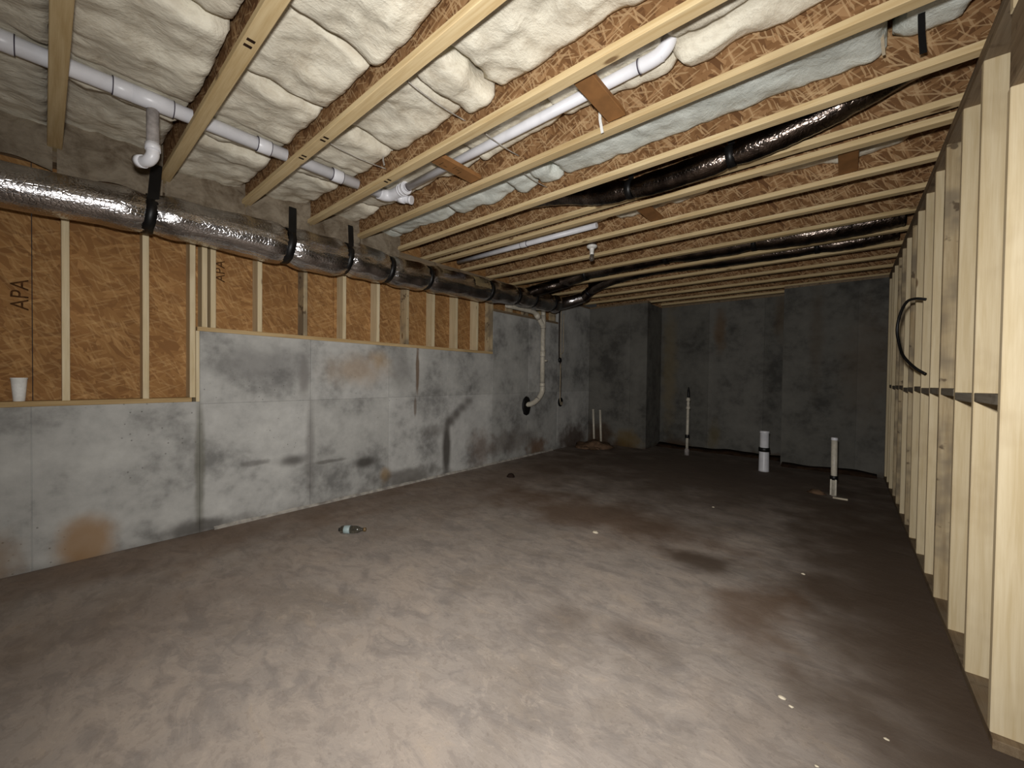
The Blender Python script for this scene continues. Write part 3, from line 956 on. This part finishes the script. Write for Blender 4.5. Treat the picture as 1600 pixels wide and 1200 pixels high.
# pipe in the eighth bay
vp = empty('vent_pipe', (-3.2, 3.66, 2.97))
tag(vp, 'white pipe lying behind the twin joists past the flex duct', 'pipe')
sweep('pipe_run', [(-4.1, 3.68, 2.935), (-2.0, 3.70, 2.945)], 0.030, 'pvc', vp, 18)
coupling(vp, (-2.95, 3.69, 2.9405), (1, 0, 0), 0.09, 0.035)

# ------------------------------------------------------------------ loose board blocks lying across the joist flanges
def block(x0, x1, ya, yb2, z, label, mark=False):
    r = box('blocking_board', x0, x1, ya, yb2, z, z + 0.03, 'brown', None, 0.003)
    tag(r, label, 'board', 'board blocks across the bays')
    if mark:
        for k, (a, b, dx, dy) in enumerate(((0.02, 0.10, 0.05, 0.004), (0.035, 0.13, 0.004, 0.03), (0.055, 0.20, 0.045, 0.004), (0.07, 0.22, 0.004, 0.035), (0.03, 0.27, 0.045, 0.004))):
            box('ink_mark', x0 + a, x0 + a + dx, ya + b, ya + b + dy, z - 0.0006, z + 0.0004, 'ink', r, 0.0001)
    return r


block(-1.13, -1.02, 1.775, 2.218, ZJ + FH + 0.001, 'brown board block across the long white pipe near photo top')
block(-2.33, -2.21, 1.775, 2.218, ZJ + FH + 0.001, 'orange-brown board block with handwriting beside the capped wye', True)
block(-0.07, 0.04, 3.435, 3.868, ZJ + FH + 0.001, 'dark brown board block in the bay behind the twin joists, right end')
block(-1.5, -1.38, 3.435, 3.868, ZJ + FH + 0.001, 'brown board block behind the twin joists near mid ceiling')

# hanging ends of strapping
def strip(name, pts, wd, th, mat, label, cat, wdir=(1, 0, 0)):
    v, f = [], []
    W = Vector(wdir) * wd / 2
    for p in pts:
        p = Vector(p)
        T = Vector(wdir).cross(Vector((0, 0, 1))).normalized() * th / 2
        v += [p - W - T, p + W - T, p + W + T, p - W + T]
    n_ = len(pts)
    f = [[i * 4 + k, i * 4 + (k + 1) % 4, (i + 1) * 4 + (k + 1) % 4, (i + 1) * 4 + k] for i in range(n_ - 1) for k in range(4)] + [[3, 2, 1, 0], [(n_ - 1) * 4 + k for k in range(4)]]
    o = mesh_obj(name, v, f, mat, None, tuple(pts[-1]))
    return tag(o, label, cat)


strip('hanging_strap', [(0.245, 2.58, 3.16), (0.232, 2.585, 3.03), (0.235, 2.59, 2.95), (0.242, 2.59, 2.855)], 0.024, 0.003, 'black', 'black plastic strap end dangling at top right beside the white batt', 'strap')
strip('hanging_strap', [(-1.175, 2.19, 3.0), (-1.17, 2.185, 2.93), (-1.15, 2.18, 2.838)], 0.017, 0.003, 'foam', 'white plastic strap end dangling beside the brown block', 'strap')
strip('hanging_strap', [(0.10, 2.60, 3.05), (0.105, 2.60, 2.98), (0.11, 2.60, 2.92)], 0.012, 0.003, 'tan', 'tan strip hanging from the white batt at top right', 'strap')
strip('hanging_strap', [(-2.70, 1.66, 3.05), (-2.71, 1.665, 2.99), (-2.70, 1.67, 2.95)], 0.014, 0.004, 'chalk', 'pale strip dangling from the torn cream batt near the drain pipe', 'strap')

# ------------------------------------------------------------------ main foil duct along the left wall
md = empty('trunk_duct', (-3.91, 2.0, 2.5))
tag(md, 'silver foil wrapped round duct running along the left wall', 'duct')
key = [(-2.9, -3.92, 2.47, .135), (-0.17, -3.92, 2.485, .137), (0.39, -3.915, 2.51, .140), (0.75, -3.91, 2.525, .148), (1.2, -3.905, 2.525, .168), (1.73, -3.905, 2.52, .174), (2.12, -3.90, 2.545, .166),
       (2.59, -3.905, 2.53, .158), (3.13, -3.90, 2.55, .154), (3.78, -3.90, 2.57, .158), (4.58, -3.88, 2.60, .140), (5.22, -3.88, 2.62, .142), (5.75, -3.88, 2.64, .145)]
STR = [0.50, 1.42, 1.965, 2.45, 2.98, 4.04, 4.64, 5.06, 5.60]


def duct_at(y):
    for a, b in zip(key[:-1], key[1:]):
        if y <= b[0]:
            t = (y - a[0]) / (b[0] - a[0])
            t = t * t * (3 - 2 * t)
            return [a[k] + (b[k] - a[k]) * t for k in (1, 2, 3)]
    return list(key[-1][1:])


ypts = [-2.9 + 0.0175 * i for i in range(int((5.78 + 2.9) / 0.0175))]
P_, R_ = [], []
for y in ypts:
    x, z, r = duct_at(y)
    for s in STR:
        r -= (0.022 if s > 0.6 else 0.012) * math.exp(-((y - s) / 0.05) ** 2)
        r += 0.008 * math.exp(-((abs(y - s) - 0.14) / 0.07) ** 2)
    P_.append((x + 0.008 * noise.noise(Vector((y * 1.1, 0, 0))), y, z))
    R_.append(r)


def duct_wob(i, an, p):
    near = min(abs(p.y - s_) for s_ in STR)
    ca, sa = math.cos(an), math.sin(an)
    k = 0.008 + 0.02 * math.exp(-(near / 0.15) ** 2)
    w_ = k * noise.noise(Vector((p.y * 3.5, ca * 2.2, sa * 2.2)))
    g = math.exp(-(near / 0.13) ** 2)
    w_ += 0.05 * g * noise.noise(Vector((p.y * 3.0, ca * 7, sa * 7)))
    if p.y > 0.5:
        w_ += 0.016 * noise.noise(Vector((p.y * 11, ca * 6, sa * 6)))
        w_ += 0.03 * (1 - abs(noise.noise(Vector((p.y * 2.3 + ca * 2, ca * 3, sa * 3 + p.y))))) ** 6
    return w_


sweep('duct_jacket', P_, R_, 'foil', md, 72, True, duct_wob)
bo = sweep('end_collar', spline([(-3.90, 5.70, 2.64), (-3.86, 5.84, 2.66), (-3.72, 5.98, 2.71), (-3.50, 6.06, 2.77)], 6), [.12 - .0015 * i for i in range(19)], 'foil', md, 28, True,
           lambda i, an, p: 0.06 * noise.noise(Vector((i * 0.6, math.cos(an) * 3, math.sin(an) * 3))))
# bright foil patch taped on the duct
v, f = [], []
for i in range(9):
    y = 3.66 + 0.30 * i / 8
    x, z, r = duct_at(y)
    for j in range(9):
        a = math.radians(-2 + 52 * j / 8 + 6 * noise.noise(Vector((i * 0.7, 3, 0))))
        rr = r + 0.010 + 0.010 * noise.noise(Vector((i * 0.6, j * 0.6, 1)))
        v.append((x + math.cos(a) * rr, y + 0.02 * noise.noise(Vector((j * 0.8, 1, 0))), z + math.sin(a) * rr))
f = [[i * 9 + j, i * 9 + j + 1, (i + 1) * 9 + j + 1, (i + 1) * 9 + j] for i in range(8) for j in range(8)]
mesh_obj('foil_patch', v, f, 'patch', md, (-3.8, 3.8, 2.6), True)
sweep('takeoff_boot', spline([(-3.88, 4.84, 2.64), (-3.74, 4.98, 2.72), (-3.55, 5.16, 2.80), (-3.3, 5.24, 2.85)], 6), [.10 - .001 * i for i in range(19)], 'foil_dk', md, 28, True,
      lambda i, an, p: 0.07 * noise.noise(Vector((i * 0.7, math.cos(an) * 3, math.sin(an) * 3))))

# black straps: a band round the duct with a tail up to the joist
def strap(y, wd, label, tail=True, tilt=0.0):
    x, z, r = duct_at(y)
    r = r - (0.018 if y > 0.6 else 0.008) + 0.004
    root = empty('duct_strap', (x, y, z - r))
    tag(root, label, 'strap', 'black straps round the trunk duct')
    v, f = [], []
    n_ = 40
    for k in range(n_):
        a = 2 * math.pi * k / n_
        ox, oz = math.cos(a), math.sin(a)
        for rr, yy2 in ((r, -wd / 2), (r + 0.005, -wd / 2), (r + 0.005, wd / 2), (r, wd / 2)):
            v.append((x + ox * rr, y + yy2 + tilt * oz * r + 0.004 * noise.noise(Vector((a * 3, y, 0))), z + oz * rr))
    for k in range(n_):
        k2 = (k + 1) % n_
        for m in range(4):
            m2 = (m + 1) % 4
            f.append([k * 4 + m, k * 4 + m2, k2 * 4 + m2, k2 * 4 + m])
    mesh_obj('band', v, f, 'black', root, (x, y, z - r), True)
    if tail:
        v, f = [], []
        n2 = 8
        for k in range(n2 + 1):
            t = k / n2
            px = x + r * 0.80 * (1 - t) + 0.05 * t
            pz = z + r * 0.62 + t * (ZJ - z - r * 0.62)
            yc = y + tilt * r * (0.6 + 0.6 * t) + 0.02 * t
            for ox, oy in ((0, -wd / 2), (0.004, -wd / 2), (0.004, wd / 2), (0, wd / 2)):
                v.append((px + ox, yc + oy, pz))
        f = [[k * 4 + m, k * 4 + (m + 1) % 4, (k + 1) * 4 + (m + 1) % 4, (k + 1) * 4 + m] for k in range(n2) for m in range(4)] + [[3, 2, 1, 0], [n2 * 4 + m for m in range(4)]]
        mesh_obj('tail', v, f, 'black', root, (x, y, z + r * 0.6))


for k, (y, wd) in enumerate(zip(STR, (0.055, 0.055, 0.045, 0.045, 0.04, 0.05, 0.045, 0.045, 0.045))):
    strap(y, wd * 1.15, 'black strap round the foil duct, %s from the left end of the photo' % ordn[k], k < 3, 0.10 if k < 4 else 0.05)

# ------------------------------------------------------------------ flexible branch ducts between joists
def flex(name, pts, r, label, bands, amp=0.04, mat='foil_dk'):
    pp = spline(pts, 26)
    root = empty(name, tuple(pts[0]))
    tag(root, label, 'duct', 'dark foil flex ducts in the bays')
    L = len(pp)
    rr = []
    for i in range(L):
        q = r * (1 + 0.05 * noise.noise(Vector((i * 0.35, r * 50, pts[0][1]))))
        for b in bands:
            q -= r * 0.20 * math.exp(-(((i / (L - 1)) - b) * L / 5.0) ** 2)
        rr.append(q)
    sweep('duct_jacket', pp, rr, mat, root, 26, True, lambda i, an, p: amp * noise.noise(Vector((p.x * 7, math.cos(an) * 2.6, math.sin(an) * 2.6))) + 0.03 * noise.noise(Vector((p.x * 22, math.cos(an) * 5, math.sin(an) * 5))))
    for b in bands:
        i = max(1, min(L - 2, int(b * (L - 1))))
        d = (pp[i + 1] - pp[i - 1]).normalized()
        sweep('band', [pp[i] - d * 0.024, pp[i] + d * 0.024], rr[i] + 0.009, 'black', root, 26)
        q = pp[i]
        box('hanger', q.x - 0.02, q.x + 0.02, q.y - 0.002, q.y + 0.002, q.z + rr[i] - 0.01, ZS, 'black', root, 0.0005)


flex('flex_duct', [(-2.55, 3.0, 3.09), (-2.0, 3.0, 3.00), (-1.62, 3.02, 2.905), (-1.25, 3.02, 2.862), (-0.85, 3.005, 2.858), (-0.45, 2.995, 2.885), (-0.05, 2.98, 2.955), (0.38, 2.97, 3.09)], 0.082,
     'dark shiny flex duct sagging below the joists at ceiling centre', (0.40, 0.655))
flex('flex_duct', [(-3.4, 5.22, 2.87), (-2.6, 5.23, 2.96), (-1.6, 5.24, 2.96), (-0.9, 5.24, 2.945), (-0.3, 5.25, 2.93), (0.1, 5.26, 2.935), (0.40, 5.27, 2.96)], 0.11,
     'crinkled dark flex duct past the bulb holder, ending at the stud wall', (0.10, 0.30, 0.52))
flex('flex_duct', [(-3.5, 6.06, 2.77), (-3.1, 5.92, 2.92), (-2.3, 5.86, 3.0), (-1.2, 5.88, 2.97), (-0.4, 5.87, 2.95), (0.1, 5.87, 2.945), (0.40, 5.88, 2.98)], 0.092,
     'farthest dark flex duct, leaving the end of the foil trunk duct', (0.08, 0.7))

# ------------------------------------------------------------------ bulb holder
bh = empty('bulb_holder', (-2.24, 4.05, 2.75))
tag(bh, 'white porcelain bulb holder with an unlit bulb under the joists', 'light fixture')
bx_, by_ = -2.24, 4.04
lathe('ceiling_box', (bx_, by_, 2.872), [(0.045, 0.0), (0.05, 0.002), (0.05, 0.05), (0.045, 0.052)], 'darkbrown', bh)
lathe('base', (bx_, by_, 2.838), [(0.030, 0.0), (0.052, 0.010), (0.060, 0.022), (0.060, 0.032), (0.05, 0.034)], 'porcelain', bh)
lathe('socket', (bx_, by_, 2.770), [(0.021, 0.0), (0.024, 0.003), (0.022, 0.03), (0.027, 0.06), (0.032, 0.072)], 'porcelain', bh)
lathe('bulb', (bx_, by_, 2.695), [(0.004, 0.0), (0.018, 0.006), (0.027, 0.020), (0.029, 0.034), (0.025, 0.052), (0.017, 0.068), (0.014, 0.080)], 'bulb', bh)

# ------------------------------------------------------------------ drain stack on the left wall
ds = empty('drain_stack', (-4.09, 5.68, 0.9))
tag(ds, 'white drain stack with a wye, bending into a hole in the wall', 'pipe')
sx, sy = -4.09, 5.68
sweep('pipe_run', [(sx, sy, 2.43), (sx, sy, 1.20)], 0.040, 'pvc_old', ds, 20)
wy = sweep('wye_body', [(sx, sy, 2.46), (sx, sy, 2.22)], 0.046, 'pvc_old', ds, 20)
sweep('wye_arm', spline([(sx, sy - 0.005, 2.27), (sx, sy - 0.12, 2.38), (sx, sy - 0.20, 2.445)], 4), 0.043, 'pvc_old', ds, 20)
sweep('seam_ring', [(sx, sy, 2.224), (sx, sy, 2.230)], 0.0475, 'seam', wy, 20)
sweep('arm_hub', [(sx, sy - 0.13, 2.388), (sx, sy - 0.21, 2.455)], 0.048, 'pvc_old', ds, 20)
sweep('arm_pipe', spline([(sx, sy - 0.17, 2.43), (sx, sy - 0.26, 2.475), (sx + 0.01, sy - 0.40, 2.485), (sx + 0.02, sy - 1.0, 2.49)], 6), 0.040, 'pvc_old', ds, 20)
sweep('stack_top', [(sx, sy, 2.43), (sx, sy, 2.55)], 0.040, 'pvc_old', ds, 20)
for z in (1.78, 1.24):
    coupling(ds, (sx, sy, z), (0, 0, 1), 0.10 if z > 1.5 else 0.06, 0.046, 'pvc_old')
sweep('test_plug', [(sx + 0.02, sy + 0.03, 1.66), (sx + 0.04, sy + 0.085, 1.665)], 0.018, 'pvc_old', ds, 14)
eb = sweep('elbow', spline([(sx, sy, 1.24), (sx, sy, 1.12), (sx - 0.005, sy - 0.07, 1.02), (sx - 0.02, sy - 0.17, 0.945), (sx - 0.045, sy - 0.27, 0.905), (sx - 0.10, sy - 0.36, 0.895)], 6), 0.044, 'pvc_old', ds, 20)
sweep('seam_ring', [(sx - 0.012, sy - 0.115, 0.985), (sx - 0.014, sy - 0.121, 0.981)], 0.0455, 'seam', eb, 20)
# rubber boot round the wall sleeve
v, f = [], []
n_ = 28
cy, cz = sy - 0.34, 0.875
for k in range(n_):
    a = 2 * math.pi * k / n_
    wv = 1 + 0.12 * noise.noise(Vector((math.cos(a) * 2, math.sin(a) * 2, 4)))
    for rr, xx in ((0.0, 0), (1.0, 0), (1.0, 1), (0.72, 2), (0.0, 2)):
        v.append((XL + (0.0015, 0.012, 0.03)[xx] if xx else XL + 0.0015, cy + math.cos(a) * 0.115 * rr * wv, cz + math.sin(a) * 0.165 * rr * wv))
for k in range(n_):
    k2 = (k + 1) % n_
    for m in range(4):
        f.append([k * 5 + m, k2 * 5 + m, k2 * 5 + m + 1, k * 5 + m + 1])
mesh_obj('wall_boot', v, f, 'rubber', ds, (XL, cy, cz), True)

# ------------------------------------------------------------------ cables hanging beside the stack
hc = empty('hanging_cables', (-4.15, 6.37, 0.85))
tag(hc, 'tan cables hanging down the concrete into a small black wall hole', 'cable')
sweep('cable', spline([(-4.14, 6.33, 2.70), (-4.145, 6.335, 2.2), (-4.145, 6.34, 1.7), (-4.15, 6.345, 1.2), (-4.145, 6.34, 0.95), (-4.14, 6.36, 0.86), (-4.145, 6.41, 0.85), (-4.17, 6.44, 0.90)], 6), 0.009, 'tan', hc, 10)
sweep('cable', spline([(-4.14, 6.42, 2.58), (-4.145, 6.425, 2.2), (-4.145, 6.43, 1.9), (-4.15, 6.41, 1.84), (-4.15, 6.36, 1.82)], 6), 0.008, 'tan', hc, 10)
sweep('dark_strip', spline([(-4.155, 6.30, 2.70), (-4.16, 6.30, 2.1), (-4.155, 6.305, 1.75), (-4.15, 6.33, 1.70), (-4.155, 6.37, 1.4), (-4.16, 6.37, 1.0)], 6), 0.014, 'darkbrown', hc, 10)  # dark brown strip running down behind the tan cables
blob('cable_clip', (-4.15, 6.325, 1.70), (0.03, 0.05, 0.05), 'black', hc, 0.2, 3, flat=False)
lathe('wall_hole_ring', (XL + 0.001, 6.40, 0.90), [(0.085, 0.0), (0.09, 0.006), (0.07, 0.014), (0.03, 0.010)], 'rubber', hc, 24, 'x')

# ------------------------------------------------------------------ stub pipes rising from the slab
sp = empty('stub_pipe', (-2.15, 7.47, 0))
tag(sp, 'tall thin white stub pipe with black top in front of back wall', 'pipe', 'stub pipes in the slab')
lathe('foot_sleeve', (-2.158, 7.47, 0), [(0.042, 0), (0.038, 0.10), (0.026, 0.12)], 'pvc_grey', sp, 18)
sweep('pipe_run', [(-2.158, 7.47, 0.0), (-2.15, 7.47, 0.90)], 0.024, 'pvc_old', sp, 16)
lathe('black_band', (-2.156, 7.47, 0.31), [(0.036, 0), (0.038, 0.004), (0.038, 0.056), (0.036, 0.06)], 'black', sp, 16)
lathe('fitting', (-2.15, 7.47, 0.83), [(0.03, 0), (0.034, 0.01), (0.034, 0.035), (0.026, 0.045), (0.022, 0.08), (0.026, 0.10), (0.022, 0.14), (0.032, 0.15), (0.034, 0.17), (0.026, 0.20), (0.018, 0.21)], 'pvc_old', sp, 16)
lathe('black_tip', (-2.148, 7.47, 1.03), [(0.018, 0), (0.022, 0.02), (0.020, 0.14), (0.014, 0.15), (0.012, 0.18), (0.016, 0.185), (0.004, 0.195)], 'black', sp, 14)

sp2 = empty('stub_pipe', (-0.91, 6.97, 0))
tag(sp2, 'fat white stub pipe with a black band, middle of the slab end', 'pipe', 'stub pipes in the slab')
lathe('pipe_run', (-0.91, 6.97, 0), [(0.072, 0), (0.068, 0.02), (0.064, 0.30), (0.058, 0.31), (0.057, 0.57), (0.045, 0.571)], 'pvc', sp2, 24)
lathe('black_band', (-0.91, 6.97, 0.295), [(0.070, 0), (0.074, 0.004), (0.074, 0.058), (0.070, 0.062)], 'black', sp2, 24)
lathe('cap', (-0.91, 6.97, 0.568), [(0.060, 0), (0.063, 0.004), (0.063, 0.028), (0.058, 0.036), (0.01, 0.038)], 'pvc', sp2, 24)

sp3 = empty('stub_pipe', (-0.078, 6.05, 0))
tag(sp3, 'slim white stub pipe with black ring nearest the stud wall', 'pipe', 'stub pipes in the slab')
sweep('pipe_run', [(-0.078, 6.05, 0.0), (-0.084, 6.05, 0.665)], 0.030, 'pvc_old', sp3, 18)
lathe('cap', (-0.084, 6.05, 0.66), [(0.031, 0), (0.033, 0.004), (0.033, 0.026), (0.030, 0.032), (0.005, 0.034)], 'pvc', sp3, 18)
lathe('black_ring', (-0.080, 6.05, 0.19), [(0.036, 0), (0.039, 0.004), (0.039, 0.046), (0.036, 0.05)], 'black', sp3, 18)
for a in (-0.026, 0.018):
    box('sleeve_strip', -0.080 + a - 0.008, -0.080 + a + 0.008, 6.008, 6.014, 0.012, 0.20, 'pvc_old', sp3, 0.001)

for k, (x, z0, z1, lab) in enumerate(((-3.90, 0.0, 0.73, 'left of two thin white stub pipes in the far left corner'), (-3.745, 0.0, 0.725, 'right of two thin white stub pipes in the far left corner'))):
    r = empty('stub_pipe', (x, 7.22, 0))
    tag(r, lab, 'pipe', 'stub pipes in the slab')
    sweep('pipe_run', [(x + 0.02, 7.22, z0), (x - 0.015, 7.22, z1)], 0.021, 'pvc_old', r, 16)
    lathe('pipe_lip', (x - 0.015, 7.22, z1 - 0.012), [(0.021, 0), (0.0225, 0.003), (0.0225, 0.014), (0.014, 0.015)], 'pvc_old', r, 16)
tag(blob('dirt_mound', (-3.80, 7.05, 0), (0.34, 0.30, 0.13), 'dirt', None, 0.55, 2, 26, 14), 'small mound of loose dirt at the corner stub pipes', 'dirt')
for k, (x, y, s) in enumerate(((-3.98, 6.92, 0.05), (-3.62, 6.84, 0.045), (-3.80, 6.74, 0.06))):
    tag(blob('dirt_clod', (x, y, 0), (s * 1.4, s, s * 0.7), 'dirt', None, 0.5, k + 5), 'dirt clod at the front of the corner mound, %s from left' % ('first', 'third', 'second')[k], 'clod', 'clods by the mound')

# bits of scrap round the slim stub pipe
tag(box('scrap_strip', -0.085, 0.05, 5.90, 5.925, 0.0, 0.018, 'chip', None, 0.003), 'pale scrap strip on the slab at the slim stub pipe', 'scrap')
tag(blob('scrap_lump', (-0.245, 6.02, 0), (0.09, 0.035, 0.05), 'dirt', None, 0.5, 9), 'crumbly scrap lump left of the slim stub pipe', 'scrap')

# ------------------------------------------------------------------ foam cup on the ledge
cx, cy2, cz2 = -4.235, -0.107, 1.118 + PL
cup = empty('foam_cup', (cx, cy2, cz2))
tag(cup, 'white foam cup standing on the ledge of the knee wall', 'cup')
lathe('cup_body', (cx, cy2, cz2), [(0.024, 0.0), (0.0265, 0.002), (0.0365, 0.150), (0.0345, 0.150), (0.0245, 0.006), (0.004, 0.005)], 'foam', cup, 28)
lathe('rim', (cx, cy2, cz2 + 0.148), [(0.0345, 0.0), (0.0385, 0.002), (0.0392, 0.006), (0.0385, 0.010), (0.0350, 0.010), (0.0345, 0.0)], 'foam', cup, 28)

# ------------------------------------------------------------------ bottle lying on the slab
b0, b1 = Vector((-3.285, 1.635, 0.034)), Vector((-3.115, 1.79, 0.030))
d = (b1 - b0).normalized()
bt = empty('plastic_bottle', ((b0.x + b1.x) / 2, (b0.y + b1.y) / 2, 0))
tag(bt, 'small clear plastic bottle with pale blue label lying on the slab', 'bottle')


def along(prof, mat, name):
    pp = [b0 + d * a for a, _ in prof]
    pp = [Vector((p.x, p.y, 0.034)) for p in pp]
    sweep(name, pp, [r for _, r in prof], mat, bt, 20)


along([(0.0, 0.012), (0.004, 0.026), (0.012, 0.031), (0.03, 0.032), (0.034, 0.030), (0.06, 0.030), (0.064, 0.032), (0.12, 0.032), (0.15, 0.028), (0.175, 0.016), (0.182, 0.013), (0.20, 0.013)], 'clear', 'bottle_body')
along([(0.035, 0.0325), (0.0355, 0.0335), (0.085, 0.0335), (0.0855, 0.0325)], 'blue', 'label_band')
along([(-0.012, 0.010), (-0.011, 0.0145), (0.0, 0.0145), (0.001, 0.010)], 'rubber', 'end_ring')
along([(0.198, 0.0145), (0.199, 0.016), (0.216, 0.016), (0.217, 0.0145)], 'cap', 'bottle_cap')

# ------------------------------------------------------------------ bits on the slab
tag(blob('dark_clod', (-3.47, 4.11, 0), (0.06, 0.05, 0.045), 'clod', None, 0.4, 4), 'dark clod on the slab near the middle of the left wall', 'clod')
ch = ((-1.657, 3.128, 0.020, 'pale chip on the slab, on the brown stain at centre'), (-0.199, 3.437, 0.009, 'tiny pale chip on the dark floor toward the stud wall'), (-0.18, 2.03, 0.011, 'pair of pale crumbs on the slab, larger one'), (-0.145, 2.0, 0.007, 'pair of pale crumbs on the slab, smaller one'),
      (0.147, 2.057, 0.006, 'tiny pale crumb near the first studs'), (-0.05, 1.75, 0.005, 'tiny pale crumb at the bottom right of the slab'), (-1.05, 4.6, 0.010, 'tiny pale chip on the dark slab before the fat stub pipe'))
for k, (x, y, s, lab) in enumerate(ch):
    tag(blob('pale_chip', (x, y, 0), (s * 1.5, s, s * 0.6), 'chip', None, 0.5, 20 + k, 10, 6), lab, 'chip', 'pale chips on the slab')

# ------------------------------------------------------------------ black cable bowing off the stud wall
kc = sweep('cable_loop', spline([(0.455, 4.30, 1.985), (0.40, 4.32, 2.00), (0.355, 4.36, 1.985), (0.325, 4.42, 1.90), (0.312, 4.45, 1.78), (0.325, 4.42, 1.66), (0.345, 4.34, 1.56), (0.40, 4.26, 1.47), (0.455, 4.22, 1.42)], 8), 0.010, 'black', None, 12)
tag(kc, 'black cable bowing out from the stud wall', 'cable')
